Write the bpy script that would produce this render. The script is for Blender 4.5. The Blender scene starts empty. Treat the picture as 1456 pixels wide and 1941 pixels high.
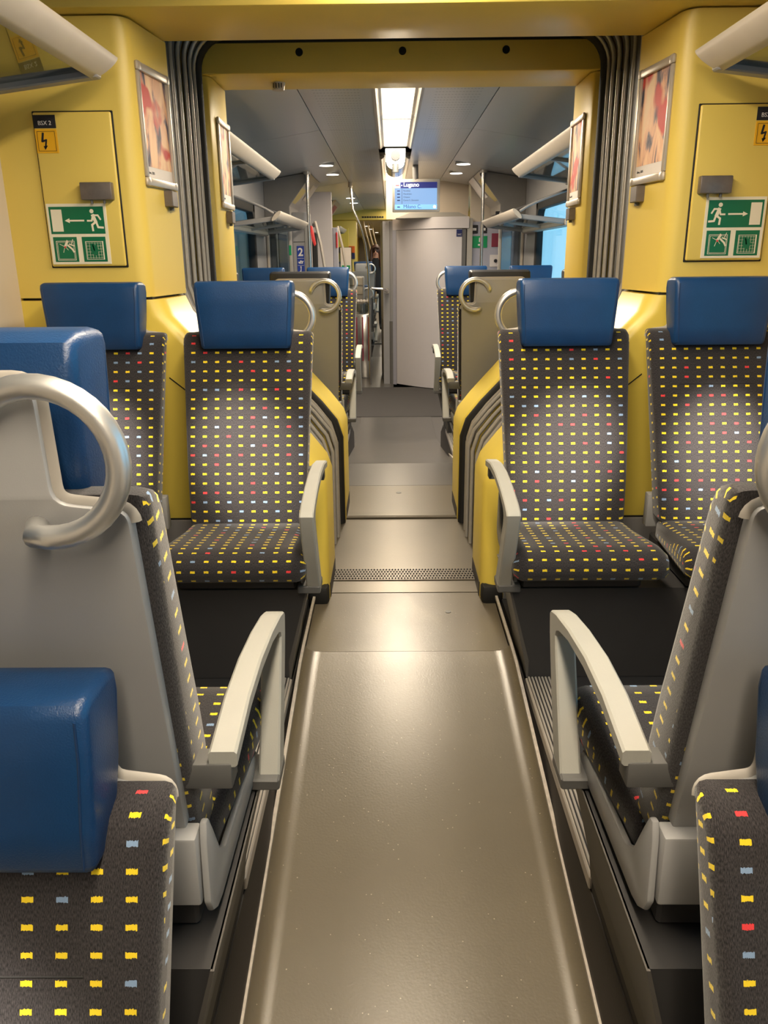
import bpy, bmesh, math, random
from mathutils import Vector, Matrix
random.seed(4)
S = bpy.context.scene
COL = S.collection
R = math.radians
PI = math.pi

# ------------------------------------------------------------------ camera, world, exposure, lights
cd = bpy.data.cameras.new('camera'); cam = bpy.data.objects.new('camera', cd); COL.objects.link(cam); S.camera = cam
cd.sensor_fit = 'VERTICAL'; cd.sensor_height = 36.0; cd.lens = 36.0 * 1487.0 / 1941.0
cd.clip_start = 0.02; cd.clip_end = 200
_r = Vector((0.99992931, 0.00759865, -0.00914565)); _d = Vector((-0.00634969, -0.30906309, -0.95102034)); _f = Vector((-0.01005306, 0.95101118, -0.30899299))
_m = Matrix((_r, -_d, -_f)).transposed().to_4x4(); _m.translation = Vector((-0.052, 0, 1.33)); cam.matrix_world = _m

w = bpy.data.worlds.new('sky'); S.world = w; w.use_nodes = True
bg = w.node_tree.nodes['Background']; bg.inputs['Color'].default_value = (0.36, 0.72, 0.95, 1); bg.inputs['Strength'].default_value = 1.5
S.view_settings.view_transform = 'Standard'; S.view_settings.look = 'None'; S.view_settings.gamma = 1; S.view_settings.use_curve_mapping = False
S.view_settings.exposure = 0.0
S.cycles.use_denoising = True
S.cycles.max_bounces = 8; S.cycles.diffuse_bounces = 5; S.cycles.glossy_bounces = 4; S.cycles.transmission_bounces = 6; S.cycles.transparent_max_bounces = 12
S.cycles.sample_clamp_indirect = 6; S.cycles.caustics_reflective = False; S.cycles.caustics_refractive = False
WARM = (1.0, 0.84, 0.63); NEUT = (1.0, 0.90, 0.77)

def area(name, loc, sx, sy, power, color=WARM, rot=(0, 0, 0)):
    l = bpy.data.lights.new(name, 'AREA'); l.shape = 'RECTANGLE'; l.size = sx; l.size_y = sy; l.energy = power; l.color = color
    o = bpy.data.objects.new(name, l); o.location = loc; o.rotation_euler = rot; COL.objects.link(o); return o
def spot(name, loc, target, power, angle=60, blend=0.8, color=NEUT, radius=0.03):
    l = bpy.data.lights.new(name, 'SPOT'); l.energy = power; l.spot_size = R(angle); l.spot_blend = blend; l.color = color; l.shadow_soft_size = radius
    o = bpy.data.objects.new(name, l); o.location = loc
    o.rotation_euler = (Vector(target) - Vector(loc)).to_track_quat('-Z', 'Y').to_euler(); COL.objects.link(o); return o
LAMP_P = 27.0
# daylight enters by the windows on the right
for y0, y1 in ((-0.4, 2.3), (4.85, 8.25), (12.9, 16.4)):
    po = area('window_portal', (1.47, (y0 + y1) / 2, 1.28), 1.1, y1 - y0, 1, (1, 1, 1), (0, R(90), 0)); po.data.cycles.is_portal = True

# ------------------------------------------------------------------ materials
MATS = {}
def new_mat(name):
    m = bpy.data.materials.new(name); m.use_nodes = True; MATS[name] = m
    nt = m.node_tree; return m, nt, nt.nodes['Principled BSDF']
def N(nt, t, **k):
    n = nt.nodes.new(t)
    for a, b in k.items(): setattr(n, a, b)
    return n
def plain(name, col, rough=0.5, metal=0.0, var=0.06, scale=14, bump=0.0, bscale=200, spec=0.5, coat=0.0):
    m, nt, b = new_mat(name)
    tc = N(nt, 'ShaderNodeTexCoord'); no = N(nt, 'ShaderNodeTexNoise'); no.inputs['Scale'].default_value = scale; no.inputs['Detail'].default_value = 4
    nt.links.new(tc.outputs['Object'], no.inputs['Vector'])
    mx = N(nt, 'ShaderNodeMix', data_type='RGBA'); nt.links.new(no.outputs['Fac'], mx.inputs['Factor'])
    mx.inputs['A'].default_value = [c * (1 - var) for c in col] + [1]; mx.inputs['B'].default_value = [min(1, c * (1 + var)) for c in col] + [1]
    nt.links.new(mx.outputs['Result'], b.inputs['Base Color'])
    b.inputs['Roughness'].default_value = rough; b.inputs['Metallic'].default_value = metal; b.inputs['Specular IOR Level'].default_value = spec
    b.inputs['Coat Weight'].default_value = coat
    if bump:
        n2 = N(nt, 'ShaderNodeTexNoise'); n2.inputs['Scale'].default_value = bscale; nt.links.new(tc.outputs['Object'], n2.inputs['Vector'])
        bp = N(nt, 'ShaderNodeBump'); bp.inputs['Strength'].default_value = bump; bp.inputs['Distance'].default_value = 0.002
        nt.links.new(n2.outputs['Fac'], bp.inputs['Height']); nt.links.new(bp.outputs['Normal'], b.inputs['Normal'])
    return m
def emit(name, col, strength):
    m, nt, b = new_mat(name)
    b.inputs['Base Color'].default_value = (*col, 1); b.inputs['Emission Color'].default_value = (*col, 1); b.inputs['Emission Strength'].default_value = strength
    return m
M_YEL = plain('yellow_paint', (0.73, 0.555, 0.12), 0.38, var=0.04, scale=3)
M_YELD = plain('yellow_moulding', (0.75, 0.585, 0.10), 0.35, var=0.05, scale=6, bump=0.05)
M_BLUE = plain('blue_leather', (0.005, 0.042, 0.135), 0.36, var=0.15, scale=25, bump=0.25, bscale=420)
M_BLUES = plain('blue_seam', (0.004, 0.03, 0.10), 0.5)
M_BLK = plain('charcoal_headrest', (0.012, 0.013, 0.016), 0.42, bump=0.2, bscale=400)  # near-black headrest cover for the row just past the bellows
M_SHELL = plain('grey_seat_shell', (0.33, 0.332, 0.335), 0.42, var=0.03, bump=0.05, bscale=500)
M_SHELLE = plain('pale_shell_edge', (0.40, 0.375, 0.335), 0.45)
M_ARM = plain('pale_grey_armrest', (0.36, 0.36, 0.33), 0.38, var=0.06, bump=0.08, bscale=350)
M_BRACK = plain('grey_bracket', (0.10, 0.10, 0.098), 0.45)
M_ALU = plain('satin_aluminium', (0.72, 0.72, 0.71), 0.36, 0.9, var=0.03)
M_STEEL = plain('steel_tube', (0.6, 0.58, 0.56), 0.2, 1.0)
M_FRAME = plain('champagne_aluminium', (0.56, 0.50, 0.43), 0.36, 0.45)
M_RAIL = plain('beige_rail', (0.50, 0.45, 0.39), 0.45)
M_STRIP = plain('grooved_strip', (0.55, 0.51, 0.47), 0.4, 0.35)
M_BOX = plain('dark_plinth', (0.035, 0.034, 0.035), 0.5, var=0.1)
M_PLINTHS = plain('brown_grey_plinth', (0.085, 0.078, 0.07), 0.5)
M_RISER = plain('dark_riser', (0.028, 0.024, 0.022), 0.55, bump=0.1)
M_PLAT = plain('black_platform_floor', (0.02, 0.02, 0.022), 0.6)
M_LIP = plain('worn_white_strip', (0.42, 0.38, 0.33), 0.5, var=0.35, scale=60)
M_WALL = plain('cream_wall_panel', (0.60, 0.52, 0.42), 0.5, var=0.03)
M_GREY = plain('grey_wall_panel', (0.30, 0.295, 0.30), 0.42, var=0.03)
M_DGREY = plain('dark_grey_panel', (0.15, 0.145, 0.14), 0.42)
M_PART = plain('partition_grey', (0.22, 0.21, 0.205), 0.4)
M_WHITE = plain('offwhite_panel', (0.62, 0.585, 0.60), 0.45, var=0.02)
M_LAV = plain('lavender_grey_panel', (0.42, 0.42, 0.50), 0.35)
M_RUB = plain('black_rubber', (0.006, 0.006, 0.006), 0.7)
M_BELL = plain('bellows_grey', (0.40, 0.38, 0.35), 0.33, 0.3, var=0.12, scale=30)
M_BELLD = plain('bellows_dark', (0.045, 0.042, 0.038), 0.6)
M_HOLE = plain('dark_hole', (0.003, 0.003, 0.003), 0.9)
M_LOCK = plain('brown_grey_metal', (0.17, 0.145, 0.13), 0.38, 0.4, var=0.25, scale=40)
M_CREAM = plain('luminous_cream', (0.80, 0.74, 0.58), 0.5, var=0.01)
M_GREEN = plain('sign_green', (0.0, 0.14, 0.055), 0.4, var=0.02)
M_GREENL = plain('sticker_green', (0.0, 0.30, 0.10), 0.4)
M_ORANGE = plain('sign_amber', (0.80, 0.42, 0.01), 0.4, var=0.02)
M_INK = plain('black_ink', (0.008, 0.008, 0.012), 0.5)
M_PALE = plain('pale_ink', (0.75, 0.72, 0.70), 0.5)
M_NAVY = plain('navy_sticker', (0.006, 0.015, 0.11), 0.4)
M_SBLUE = plain('blue_sticker', (0.01, 0.04, 0.30), 0.4)
M_RED = plain('red_paint', (0.62, 0.03, 0.03), 0.4)
M_CRIM = plain('crimson_sticker', (0.25, 0.03, 0.06), 0.4)
M_PAPER = plain('white_paper', (0.75, 0.70, 0.68), 0.6)
M_OCHRE = plain('ochre_sticker', (0.50, 0.40, 0.14), 0.5)
M_MAT = plain('dark_entrance_mat', (0.05, 0.045, 0.043), 0.8, var=0.3, scale=400, bump=0.5, bscale=600)
M_COVE = plain('pearl_cover', (0.34, 0.32, 0.30), 0.28, 0.4)
M_EXT = plain('neighbour_train', (0.035, 0.05, 0.075), 0.35)
M_EXTS = plain('neighbour_stripe', (0.25, 0.42, 0.60), 0.3)
M_SKIN = plain('skin', (0.55, 0.28, 0.18), 0.5)
M_HAIR = plain('brown_hair', (0.05, 0.018, 0.008), 0.5, var=0.4, scale=60)
M_COAT = plain('black_clothing', (0.010, 0.010, 0.013), 0.8)
E_LAMP = emit('lamp_diffuser', (1.0, 0.88, 0.66), 1.7)
E_SPOT = emit('spot_lens', (1.0, 0.90, 0.78), 5.0)
E_GRN = emit('green_led', (0.0, 0.9, 0.22), 1.3)
E_SCR = emit('screen_blue', (0.32, 0.58, 1.0), 0.85); E_SCR.node_tree.nodes['Principled BSDF'].inputs['Base Color'].default_value = (0.02, 0.02, 0.02, 1)
E_NAVY = emit('screen_navy', (0.006, 0.012, 0.12), 0.8)
E_WHT = emit('screen_white', (0.9, 0.92, 1.0), 0.95)
E_MID = emit('screen_band', (0.18, 0.42, 0.85), 0.8)

def glass_mat(name, tint, gloss=0.10, frost=0.0):
    m, nt, b = new_mat(name)
    nt.nodes.remove(b); out = nt.nodes['Material Output']
    tr = N(nt, 'ShaderNodeBsdfTransparent'); tr.inputs['Color'].default_value = (*tint, 1)
    gl = N(nt, 'ShaderNodeBsdfGlossy'); gl.inputs['Roughness'].default_value = 0.03 + frost
    fr = N(nt, 'ShaderNodeLayerWeight'); fr.inputs['Blend'].default_value = 0.5
    pw = N(nt, 'ShaderNodeMath', operation='POWER'); nt.links.new(fr.outputs['Facing'], pw.inputs[0]); pw.inputs[1].default_value = 5.0
    ad = N(nt, 'ShaderNodeMath', operation='MULTIPLY_ADD'); ad.inputs[1].default_value = 0.5; ad.inputs[2].default_value = gloss; nt.links.new(pw.outputs[0], ad.inputs[0])
    mx = N(nt, 'ShaderNodeMixShader'); nt.links.new(ad.outputs[0], mx.inputs[0]); nt.links.new(tr.outputs[0], mx.inputs[1]); nt.links.new(gl.outputs[0], mx.inputs[2])
    nt.links.new(mx.outputs[0], out.inputs['Surface']); return m
M_GLASS = glass_mat('window_glass', (0.86, 0.95, 0.98), 0.02)
M_RGLASS = glass_mat('rack_glass', (0.62, 0.66, 0.66), 0.16)
M_PGLASS = glass_mat('partition_glass', (0.55, 0.62, 0.68), 0.12)

def fabric_mat():
    m, nt, b = new_mat('seat_fabric')
    L = nt.links.new
    uv = N(nt, 'ShaderNodeUVMap'); sep = N(nt, 'ShaderNodeSeparateXYZ'); L(uv.outputs[0], sep.inputs[0])
    def mth(op, a, c=None, d=None):
        n = N(nt, 'ShaderNodeMath', operation=op)
        for k, v in enumerate((a, c, d)):
            if v is None: continue
            if isinstance(v, (int, float)): n.inputs[k].default_value = v
            else: L(v, n.inputs[k])
        return n.outputs[0]
    PU, PV, DU, DV = 0.0415, 0.0325, 0.0142, 0.0069
    jn = N(nt, 'ShaderNodeTexNoise'); jn.inputs['Scale'].default_value = 420; L(uv.outputs[0], jn.inputs['Vector'])
    jit = mth('MULTIPLY', mth('SUBTRACT', jn.outputs['Fac'], 0.5), 0.005)
    u = mth('DIVIDE', sep.outputs[0], PU); v = mth('DIVIDE', mth('ADD', sep.outputs[1], jit), PV)
    fu = mth('ABSOLUTE', mth('SUBTRACT', mth('FRACT', u), 0.5)); fv = mth('ABSOLUTE', mth('SUBTRACT', mth('FRACT', v), 0.5))
    mask = mth('MULTIPLY', mth('LESS_THAN', fu, DU / PU / 2), mth('LESS_THAN', fv, DV / PV / 2))
    cx = N(nt, 'ShaderNodeCombineXYZ'); L(mth('FLOOR', u), cx.inputs[0]); L(mth('FLOOR', v), cx.inputs[1])
    oi = N(nt, 'ShaderNodeObjectInfo'); L(mth('MULTIPLY', oi.outputs['Random'], 50), cx.inputs[2])
    wn = N(nt, 'ShaderNodeTexWhiteNoise', noise_dimensions='3D'); L(cx.outputs[0], wn.inputs['Vector'])
    cr = N(nt, 'ShaderNodeValToRGB'); cr.color_ramp.interpolation = 'CONSTANT'
    e = cr.color_ramp.elements; e[0].position = 0; e[0].color = (0.78, 0.58, 0.02, 1); e[1].position = 0.79; e[1].color = (0.68, 0.045, 0.05, 1)
    n = e.new(0.89); n.color = (0.20, 0.30, 0.46, 1)
    L(wn.outputs['Value'], cr.inputs['Fac'])
    # pile: fine vertical streaks
    mp = N(nt, 'ShaderNodeMapping'); mp.inputs['Scale'].default_value = (900, 210, 1); L(uv.outputs[0], mp.inputs['Vector'])
    n1 = N(nt, 'ShaderNodeTexNoise'); n1.inputs['Scale'].default_value = 1.0; n1.inputs['Detail'].default_value = 3; L(mp.outputs[0], n1.inputs['Vector'])
    c2 = N(nt, 'ShaderNodeValToRGB'); k = c2.color_ramp.elements; k[0].position = 0.34; k[0].color = (0.007, 0.0065, 0.0075, 1); k[1].position = 0.78; k[1].color = (0.060, 0.053, 0.056, 1)
    L(n1.outputs['Fac'], c2.inputs['Fac'])
    mx = N(nt, 'ShaderNodeMix', data_type='RGBA'); L(mask, mx.inputs['Factor']); L(c2.outputs[0], mx.inputs['A']); L(cr.outputs[0], mx.inputs['B'])
    L(mx.outputs['Result'], b.inputs['Base Color']); b.inputs['Roughness'].default_value = 0.9; b.inputs['Specular IOR Level'].default_value = 0.2
    b.inputs['Sheen Weight'].default_value = 0.25
    bp = N(nt, 'ShaderNodeBump'); bp.inputs['Strength'].default_value = 0.35; bp.inputs['Distance'].default_value = 0.002; L(n1.outputs['Fac'], bp.inputs['Height']); L(bp.outputs['Normal'], b.inputs['Normal'])
    return m
M_FAB = fabric_mat()

def floor_mat(name, base, rough, speck):
    m, nt, b = new_mat(name); L = nt.links.new
    tc = N(nt, 'ShaderNodeTexCoord')
    big = N(nt, 'ShaderNodeTexNoise'); big.inputs['Scale'].default_value = 2.2; big.inputs['Detail'].default_value = 8; big.inputs['Roughness'].default_value = 0.65; L(tc.outputs['Object'], big.inputs['Vector'])
    c1 = N(nt, 'ShaderNodeValToRGB'); k = c1.color_ramp.elements; k[0].position = 0.3; k[0].color = [c * 0.90 for c in base] + [1]; k[1].position = 0.7; k[1].color = [c * 1.08 for c in base] + [1]
    L(big.outputs['Fac'], c1.inputs['Fac'])
    vo = N(nt, 'ShaderNodeTexVoronoi'); vo.inputs['Scale'].default_value = 75; L(tc.outputs['Object'], vo.inputs['Vector'])
    wn = N(nt, 'ShaderNodeMath', operation='LESS_THAN'); wn.inputs[1].default_value = 0.12; L(vo.outputs['Distance'], wn.inputs[0])
    sx = N(nt, 'ShaderNodeSeparateColor'); L(vo.outputs['Color'], sx.inputs[0])
    th = N(nt, 'ShaderNodeMath', operation='GREATER_THAN'); th.inputs[1].default_value = 1 - speck; L(sx.outputs[0], th.inputs[0])
    mu = N(nt, 'ShaderNodeMath', operation='MULTIPLY'); L(wn.outputs[0], mu.inputs[0]); L(th.outputs[0], mu.inputs[1])
    mx = N(nt, 'ShaderNodeMix', data_type='RGBA'); L(mu.outputs[0], mx.inputs['Factor']); L(c1.outputs[0], mx.inputs['A']); mx.inputs['B'].default_value = (0.30, 0.26, 0.20, 1)
    L(mx.outputs['Result'], b.inputs['Base Color'])
    mr = N(nt, 'ShaderNodeMapRange'); mr.inputs['To Min'].default_value = rough - 0.02; mr.inputs['To Max'].default_value = rough + 0.05; L(big.outputs['Fac'], mr.inputs['Value']); L(mr.outputs[0], b.inputs['Roughness'])
    fn = N(nt, 'ShaderNodeTexNoise'); fn.inputs['Scale'].default_value = 160; L(tc.outputs['Object'], fn.inputs['Vector'])
    bp = N(nt, 'ShaderNodeBump'); bp.inputs['Strength'].default_value = 0.12; bp.inputs['Distance'].default_value = 0.002; L(fn.outputs['Fac'], bp.inputs['Height']); L(bp.outputs['Normal'], b.inputs['Normal'])
    return m
M_FLOOR = floor_mat('speckled_vinyl_floor', (0.100, 0.084, 0.058), 0.29, 0.16)
M_FLOORG = floor_mat('grey_vinyl_floor', (0.085, 0.080, 0.076), 0.28, 0.06)
M_PLATE = floor_mat('metal_floor_plate', (0.115, 0.100, 0.076), 0.30, 0.0); M_PLATE.node_tree.nodes['Principled BSDF'].inputs['Metallic'].default_value = 0.45

def ceil_mat(name, base, perf):
    m, nt, b = new_mat(name); L = nt.links.new
    b.inputs['Base Color'].default_value = (*base, 1); b.inputs['Roughness'].default_value = 0.28; b.inputs['Metallic'].default_value = 0.25
    if perf:
        tc = N(nt, 'ShaderNodeTexCoord'); sp = N(nt, 'ShaderNodeSeparateXYZ'); L(tc.outputs['Object'], sp.inputs[0])
        def mth(op, a, v):
            n = N(nt, 'ShaderNodeMath', operation=op); L(a, n.inputs[0]); n.inputs[1].default_value = v; return n.outputs[0]
        fy = mth('LESS_THAN', mth('ABSOLUTE', mth('SUBTRACT', mth('FRACT', mth('DIVIDE', sp.outputs[1], 0.085), 0), 0.5), 0), 0.06)
        fx = mth('LESS_THAN', mth('FRACT', mth('DIVIDE', sp.outputs[0], 0.02), 0), 0.6)
        ax = mth('ABSOLUTE', sp.outputs[0], 0)
        g = N(nt, 'ShaderNodeMath', operation='MULTIPLY'); L(fy, g.inputs[0]); L(fx, g.inputs[1])
        g2 = N(nt, 'ShaderNodeMath', operation='MULTIPLY'); L(g.outputs[0], g2.inputs[0]); L(mth('LESS_THAN', mth('ABSOLUTE', mth('SUBTRACT', ax, 0.36), 0), 0.14), g2.inputs[1])
        mx = N(nt, 'ShaderNodeMix', data_type='RGBA'); L(g2.outputs[0], mx.inputs['Factor']); mx.inputs['A'].default_value = (*base, 1); mx.inputs['B'].default_value = (*[c * 0.35 for c in base], 1)
        L(mx.outputs['Result'], b.inputs['Base Color'])
    return m
M_CEIL = ceil_mat('grey_ceiling_panel', (0.60, 0.585, 0.575), False)
M_CEILP = ceil_mat('perforated_ceiling_panel', (0.60, 0.585, 0.575), True)

def poster_mat(name, seed):
    m, nt, b = new_mat(name); L = nt.links.new
    tc = N(nt, 'ShaderNodeTexCoord'); mp = N(nt, 'ShaderNodeMapping'); mp.inputs['Location'].default_value = (seed, seed * 1.7, seed * 0.6); mp.inputs['Rotation'].default_value = (R(35), 0, 0); mp.inputs['Scale'].default_value = (4, 16, 5); L(tc.outputs['Object'], mp.inputs['Vector'])
    n = N(nt, 'ShaderNodeTexNoise'); n.inputs['Scale'].default_value = 1.1; n.inputs['Detail'].default_value = 5; n.inputs['Distortion'].default_value = 0.8; L(mp.outputs[0], n.inputs['Vector'])
    cr = N(nt, 'ShaderNodeValToRGB'); e = cr.color_ramp.elements; e[0].position = 0.36; e[0].color = (0.05, 0.05, 0.09, 1); e[1].position = 0.70; e[1].color = (0.85, 0.62, 0.40, 1)
    a = e.new(0.43); a.color = (0.30, 0.20, 0.20, 1); a = e.new(0.47); a.color = (0.72, 0.40, 0.25, 1); a = e.new(0.58); a.color = (0.85, 0.55, 0.34, 1)
    L(n.outputs['Fac'], cr.inputs['Fac'])
    n2 = N(nt, 'ShaderNodeTexNoise'); n2.inputs['Scale'].default_value = 6.5; L(mp.outputs[0], n2.inputs['Vector']); mp2 = N(nt, 'ShaderNodeMapping'); mp2.inputs['Location'].default_value = (seed * 3, 1, seed); L(tc.outputs['Object'], mp2.inputs['Vector']); L(mp2.outputs[0], n2.inputs['Vector'])
    th = N(nt, 'ShaderNodeMapRange'); th.inputs['From Min'].default_value = 0.55; th.inputs['From Max'].default_value = 0.62; L(n2.outputs['Fac'], th.inputs['Value'])
    mx = N(nt, 'ShaderNodeMix', data_type='RGBA'); L(th.outputs[0], mx.inputs['Factor']); L(cr.outputs[0], mx.inputs['A']); mx.inputs['B'].default_value = (0.55, 0.06, 0.05, 1)
    L(mx.outputs['Result'], b.inputs['Base Color']); b.inputs['Roughness'].default_value = 0.5; b.inputs['Specular IOR Level'].default_value = 0.25; return m

# ------------------------------------------------------------------ mesh helpers
class B:
    """collects shapes and links them as one mesh object"""
    def __init__(s): s.bm = bmesh.new(); s.uv = s.bm.loops.layers.uv.new('UVMap')
    def _merge(s, t):
        me = bpy.data.meshes.new('tmp'); t.to_mesh(me); t.free(); s.bm.from_mesh(me); bpy.data.meshes.remove(me); return s
    def _bev(s, t, bev, seg):
        if bev > 0:
            bmesh.ops.remove_doubles(t, verts=t.verts, dist=1e-6)
            es = [e for e in t.edges if len(e.link_faces) == 2 and e.calc_face_angle(0) > 0.5]
            bmesh.ops.bevel(t, geom=es, offset=bev, segments=seg, profile=0.5, affect='EDGES', clamp_overlap=True)
    def box(s, x0, x1, y0, y1, z0, z1, bev=0.0, seg=2, rot=None, about=None):
        t = bmesh.new()
        v = [t.verts.new((x, y, z)) for z in (z0, z1) for y in (y0, y1) for x in (x0, x1)]
        for f in ((0, 2, 3, 1), (4, 5, 7, 6), (0, 1, 5, 4), (2, 6, 7, 3), (0, 4, 6, 2), (1, 3, 7, 5)): t.faces.new([v[i] for i in f])
        bmesh.ops.recalc_face_normals(t, faces=t.faces)
        s._bev(t, bev, seg)
        if rot is not None:
            c = Vector(about) if about else Vector(((x0 + x1) / 2, (y0 + y1) / 2, (z0 + z1) / 2))
            bmesh.ops.rotate(t, verts=t.verts, cent=c, matrix=rot)
        return s._merge(t)
    def prism(s, pts, axis, a, b, bev=0.0, seg=2):
        """extrude a polygon; axis 'x': pts=(y,z), 'y': pts=(x,z), 'z': pts=(x,y)"""
        t = bmesh.new()
        mk = {'x': lambda p, q: (q, p[0], p[1]), 'y': lambda p, q: (p[0], q, p[1]), 'z': lambda p, q: (p[0], p[1], q)}[axis]
        A = [t.verts.new(mk(p, a)) for p in pts]; C = [t.verts.new(mk(p, b)) for p in pts]; n = len(pts)
        t.faces.new(A); t.faces.new(C[::-1])
        for i in range(n): t.faces.new((A[i], C[i], C[(i + 1) % n], A[(i + 1) % n]))
        bmesh.ops.recalc_face_normals(t, faces=t.faces)
        s._bev(t, bev, seg); return s._merge(t)
    def loft(s, rings, cap=True, closed=True):
        t = bmesh.new(); V = [[t.verts.new(p) for p in r] for r in rings]; n = len(rings[0])
        for i in range(len(V) - 1):
            for k in range(n if closed else n - 1):
                t.faces.new((V[i][k], V[i][(k + 1) % n], V[i + 1][(k + 1) % n], V[i + 1][k]))
        if cap and closed: t.faces.new(V[0][::-1]); t.faces.new(V[-1])
        bmesh.ops.recalc_face_normals(t, faces=t.faces); return s._merge(t)
    def sheet(s, rows):
        t = bmesh.new(); V = [[t.verts.new(p) for p in r] for r in rows]
        for i in range(len(V) - 1):
            for k in range(len(V[i]) - 1): t.faces.new((V[i][k], V[i][k + 1], V[i + 1][k + 1], V[i + 1][k]))
        return s._merge(t)
    def tube(s, pts, r, n=10, cap=True, sq=None):
        P = [Vector(p) for p in pts]; rings = []; up = None
        for i, p in enumerate(P):
            d = (P[min(i + 1, len(P) - 1)] - P[max(i - 1, 0)]).normalized()
            if up is None:
                a = Vector((0, 0, 1)) if abs(d.z) < 0.9 else Vector((0, 1, 0)); up = (a - d * a.dot(d)).normalized()
            else: up = (up - d * up.dot(d)).normalized()
            sd = d.cross(up); rr = r[i] if isinstance(r, (list, tuple)) else r
            q = sq or (1, 1)
            rings.append([p + up * math.cos(2 * PI * k / n) * rr * q[0] + sd * math.sin(2 * PI * k / n) * rr * q[1] for k in range(n)])
        return s.loft(rings, cap)
    def cyl(s, p0, p1, r, n=16, r1=None): return s.tube([p0, p1], [r, r if r1 is None else r1], n)
    def ball(s, c, r, sc=(1, 1, 1), u=14, v=9):
        t = bmesh.new(); bmesh.ops.create_uvsphere(t, u_segments=u, v_segments=v, radius=r)
        for x in t.verts: x.co = Vector((x.co.x * sc[0], x.co.y * sc[1], x.co.z * sc[2])) + Vector(c)
        return s._merge(t)
    def poly(s, pts): 
        t = bmesh.new(); t.faces.new([t.verts.new(p) for p in pts]); return s._merge(t)
    def done(s, name, mat, parent=None, smooth=35, tag=None, kind=None):
        me = bpy.data.meshes.new(name)
        off = world_of(parent)
        if off.length: bmesh.ops.translate(s.bm, verts=s.bm.verts, vec=-off)
        s.bm.to_mesh(me); s.bm.free()
        for m in (mat if isinstance(mat, list) else [mat]): me.materials.append(m)
        if smooth:
            me.polygons.foreach_set('use_smooth', [True] * len(me.polygons)); me.set_sharp_from_angle(angle=R(smooth))
        o = bpy.data.objects.new(name, me); COL.objects.link(o)
        if parent: o.parent = parent
        if tag: settag(o, *tag)
        if kind: o['kind'] = kind
        return o
def world_of(o):
    v = Vector((0, 0, 0))
    while o is not None: v = v + o.location; o = o.parent
    return v
def settag(o, label, cat, group=None):
    o['label'] = label; o['category'] = cat
    if group: o['group'] = group
def thing(name, label, cat, loc=(0, 0, 0), group=None):
    o = bpy.data.objects.new(name, None); o.empty_display_size = 0.05; o.location = loc; COL.objects.link(o); settag(o, label, cat, group); return o
def struct(name, loc=(0, 0, 0)):
    o = bpy.data.objects.new(name, None); o.location = loc; o['kind'] = 'structure'; COL.objects.link(o); return o
def copy_tree(o, parent=None):
    c = o.copy(); COL.objects.link(c)
    if parent: c.parent = parent
    for ch in list(o.children): copy_tree(ch, c)
    return c
def text(body, size, loc, rot, mat, parent, name='lettering', align='LEFT', bold=0.0):
    cu = bpy.data.curves.new(name, 'FONT'); cu.body = body; cu.size = size; cu.extrude = 0.0003; cu.align_x = align; cu.offset = bold
    cu.materials.append(mat); tmp = bpy.data.objects.new(name, cu); me = bpy.data.meshes.new_from_object(tmp); bpy.data.objects.remove(tmp); me.name = name
    if not me.materials: me.materials.append(mat)
    o = bpy.data.objects.new(name, me); COL.objects.link(o)
    o.parent = parent; o.location = Vector(loc) - world_of(parent); o.rotation_euler = rot; return o
FACE = (R(90), 0, 0)     # lettering that faces the camera side (-y)

EPS = [0]
def seg_strip(b, pts, wd, y_, t=0.0006):
    """polyline of flat strokes in the xz plane at depth y"""
    for (x0, z0), (x1, z1) in zip(pts, pts[1:]):
        EPS[0] = (EPS[0] + 1) % 9; y = y_ - EPS[0] * 0.00006
        d = Vector((x1 - x0, z1 - z0)); L = d.length
        if L < 1e-6: continue
        n = Vector((-d.y, d.x)) / L * wd / 2; e = d / L * wd * 0.3
        b.prism([(x0 - e.x + n.x, z0 - e.y + n.y), (x1 + e.x + n.x, z1 + e.y + n.y), (x1 + e.x - n.x, z1 + e.y - n.y), (x0 - e.x - n.x, z0 - e.y - n.y)], 'y', y, y + t)

# ------------------------------------------------------------------ the floor
floor = struct('floor')
PROF = [(-2.5, -.35), (.25, -.35), (2.40, -.026), (2.53, -.02)]
def aisle_panel(name, prof, hw, mat, cove=True, th=0.03):
    xs = [(-hw, .028), (-hw + .012, .012), (-hw + .035, .002), (-hw + .06, 0), (-hw * .5, 0), (0, 0), (hw * .5, 0), (hw - .06, 0), (hw - .035, .002), (hw - .012, .012), (hw, .028)] if cove else [(-hw, 0), (0, 0), (hw, 0)]
    b = B(); rows = []
    top = [[(x, y, z + dz) for x, dz in xs] for y, z in prof]
    rings = [r + [(hw, y, z - th), (-hw, y, z - th)] for r, (y, z) in zip(top, prof)]
    return b.loft(rings).done(name, mat, floor, 40)
aisle_panel('floor_panel', PROF, .369, M_FLOOR)
aisle_panel('floor_panel', [(2.534, -.021), (3.046, -.02)], .369, M_FLOOR, False)
aisle_panel('threshold_strip', [(3.05, -.018), (3.166, -.016)], .42, M_PLATE, False)
aisle_panel('tread_strip', [(3.17, -.012), (3.30, -.012)], .42, M_PLATE, False)
aisle_panel('bridge_plate', [(3.304, -.016), (4.016, -.016)], .42, M_PLATE, False)
b = B()
for j in range(5):
    for k in range(46):
        x, y = -.308 + k * .0135 + (j % 2) * .00675, 3.186 + j * .0245; b.tube([(x, y, -.0118), (x, y, -.0075)], [.0045, .0028], 6)
b.done('tread_studs', M_INK, floor, 0, None, 'stuff')
b = B(); b.box(-1.46, 1.46, -2.56, 36.06, -.52, -.46); b.done('light_leak_slab', M_RUB, floor, 0)  # unseen slab added to stop sky light leaking in from below
b = B()
for k in range(3): b.box(-.42, .42, 4.024 + k * .012, 4.031 + k * .012, -.03, -.006, .002, 1)
b.done('ribbed_strip', M_PLATE, floor)
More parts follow.
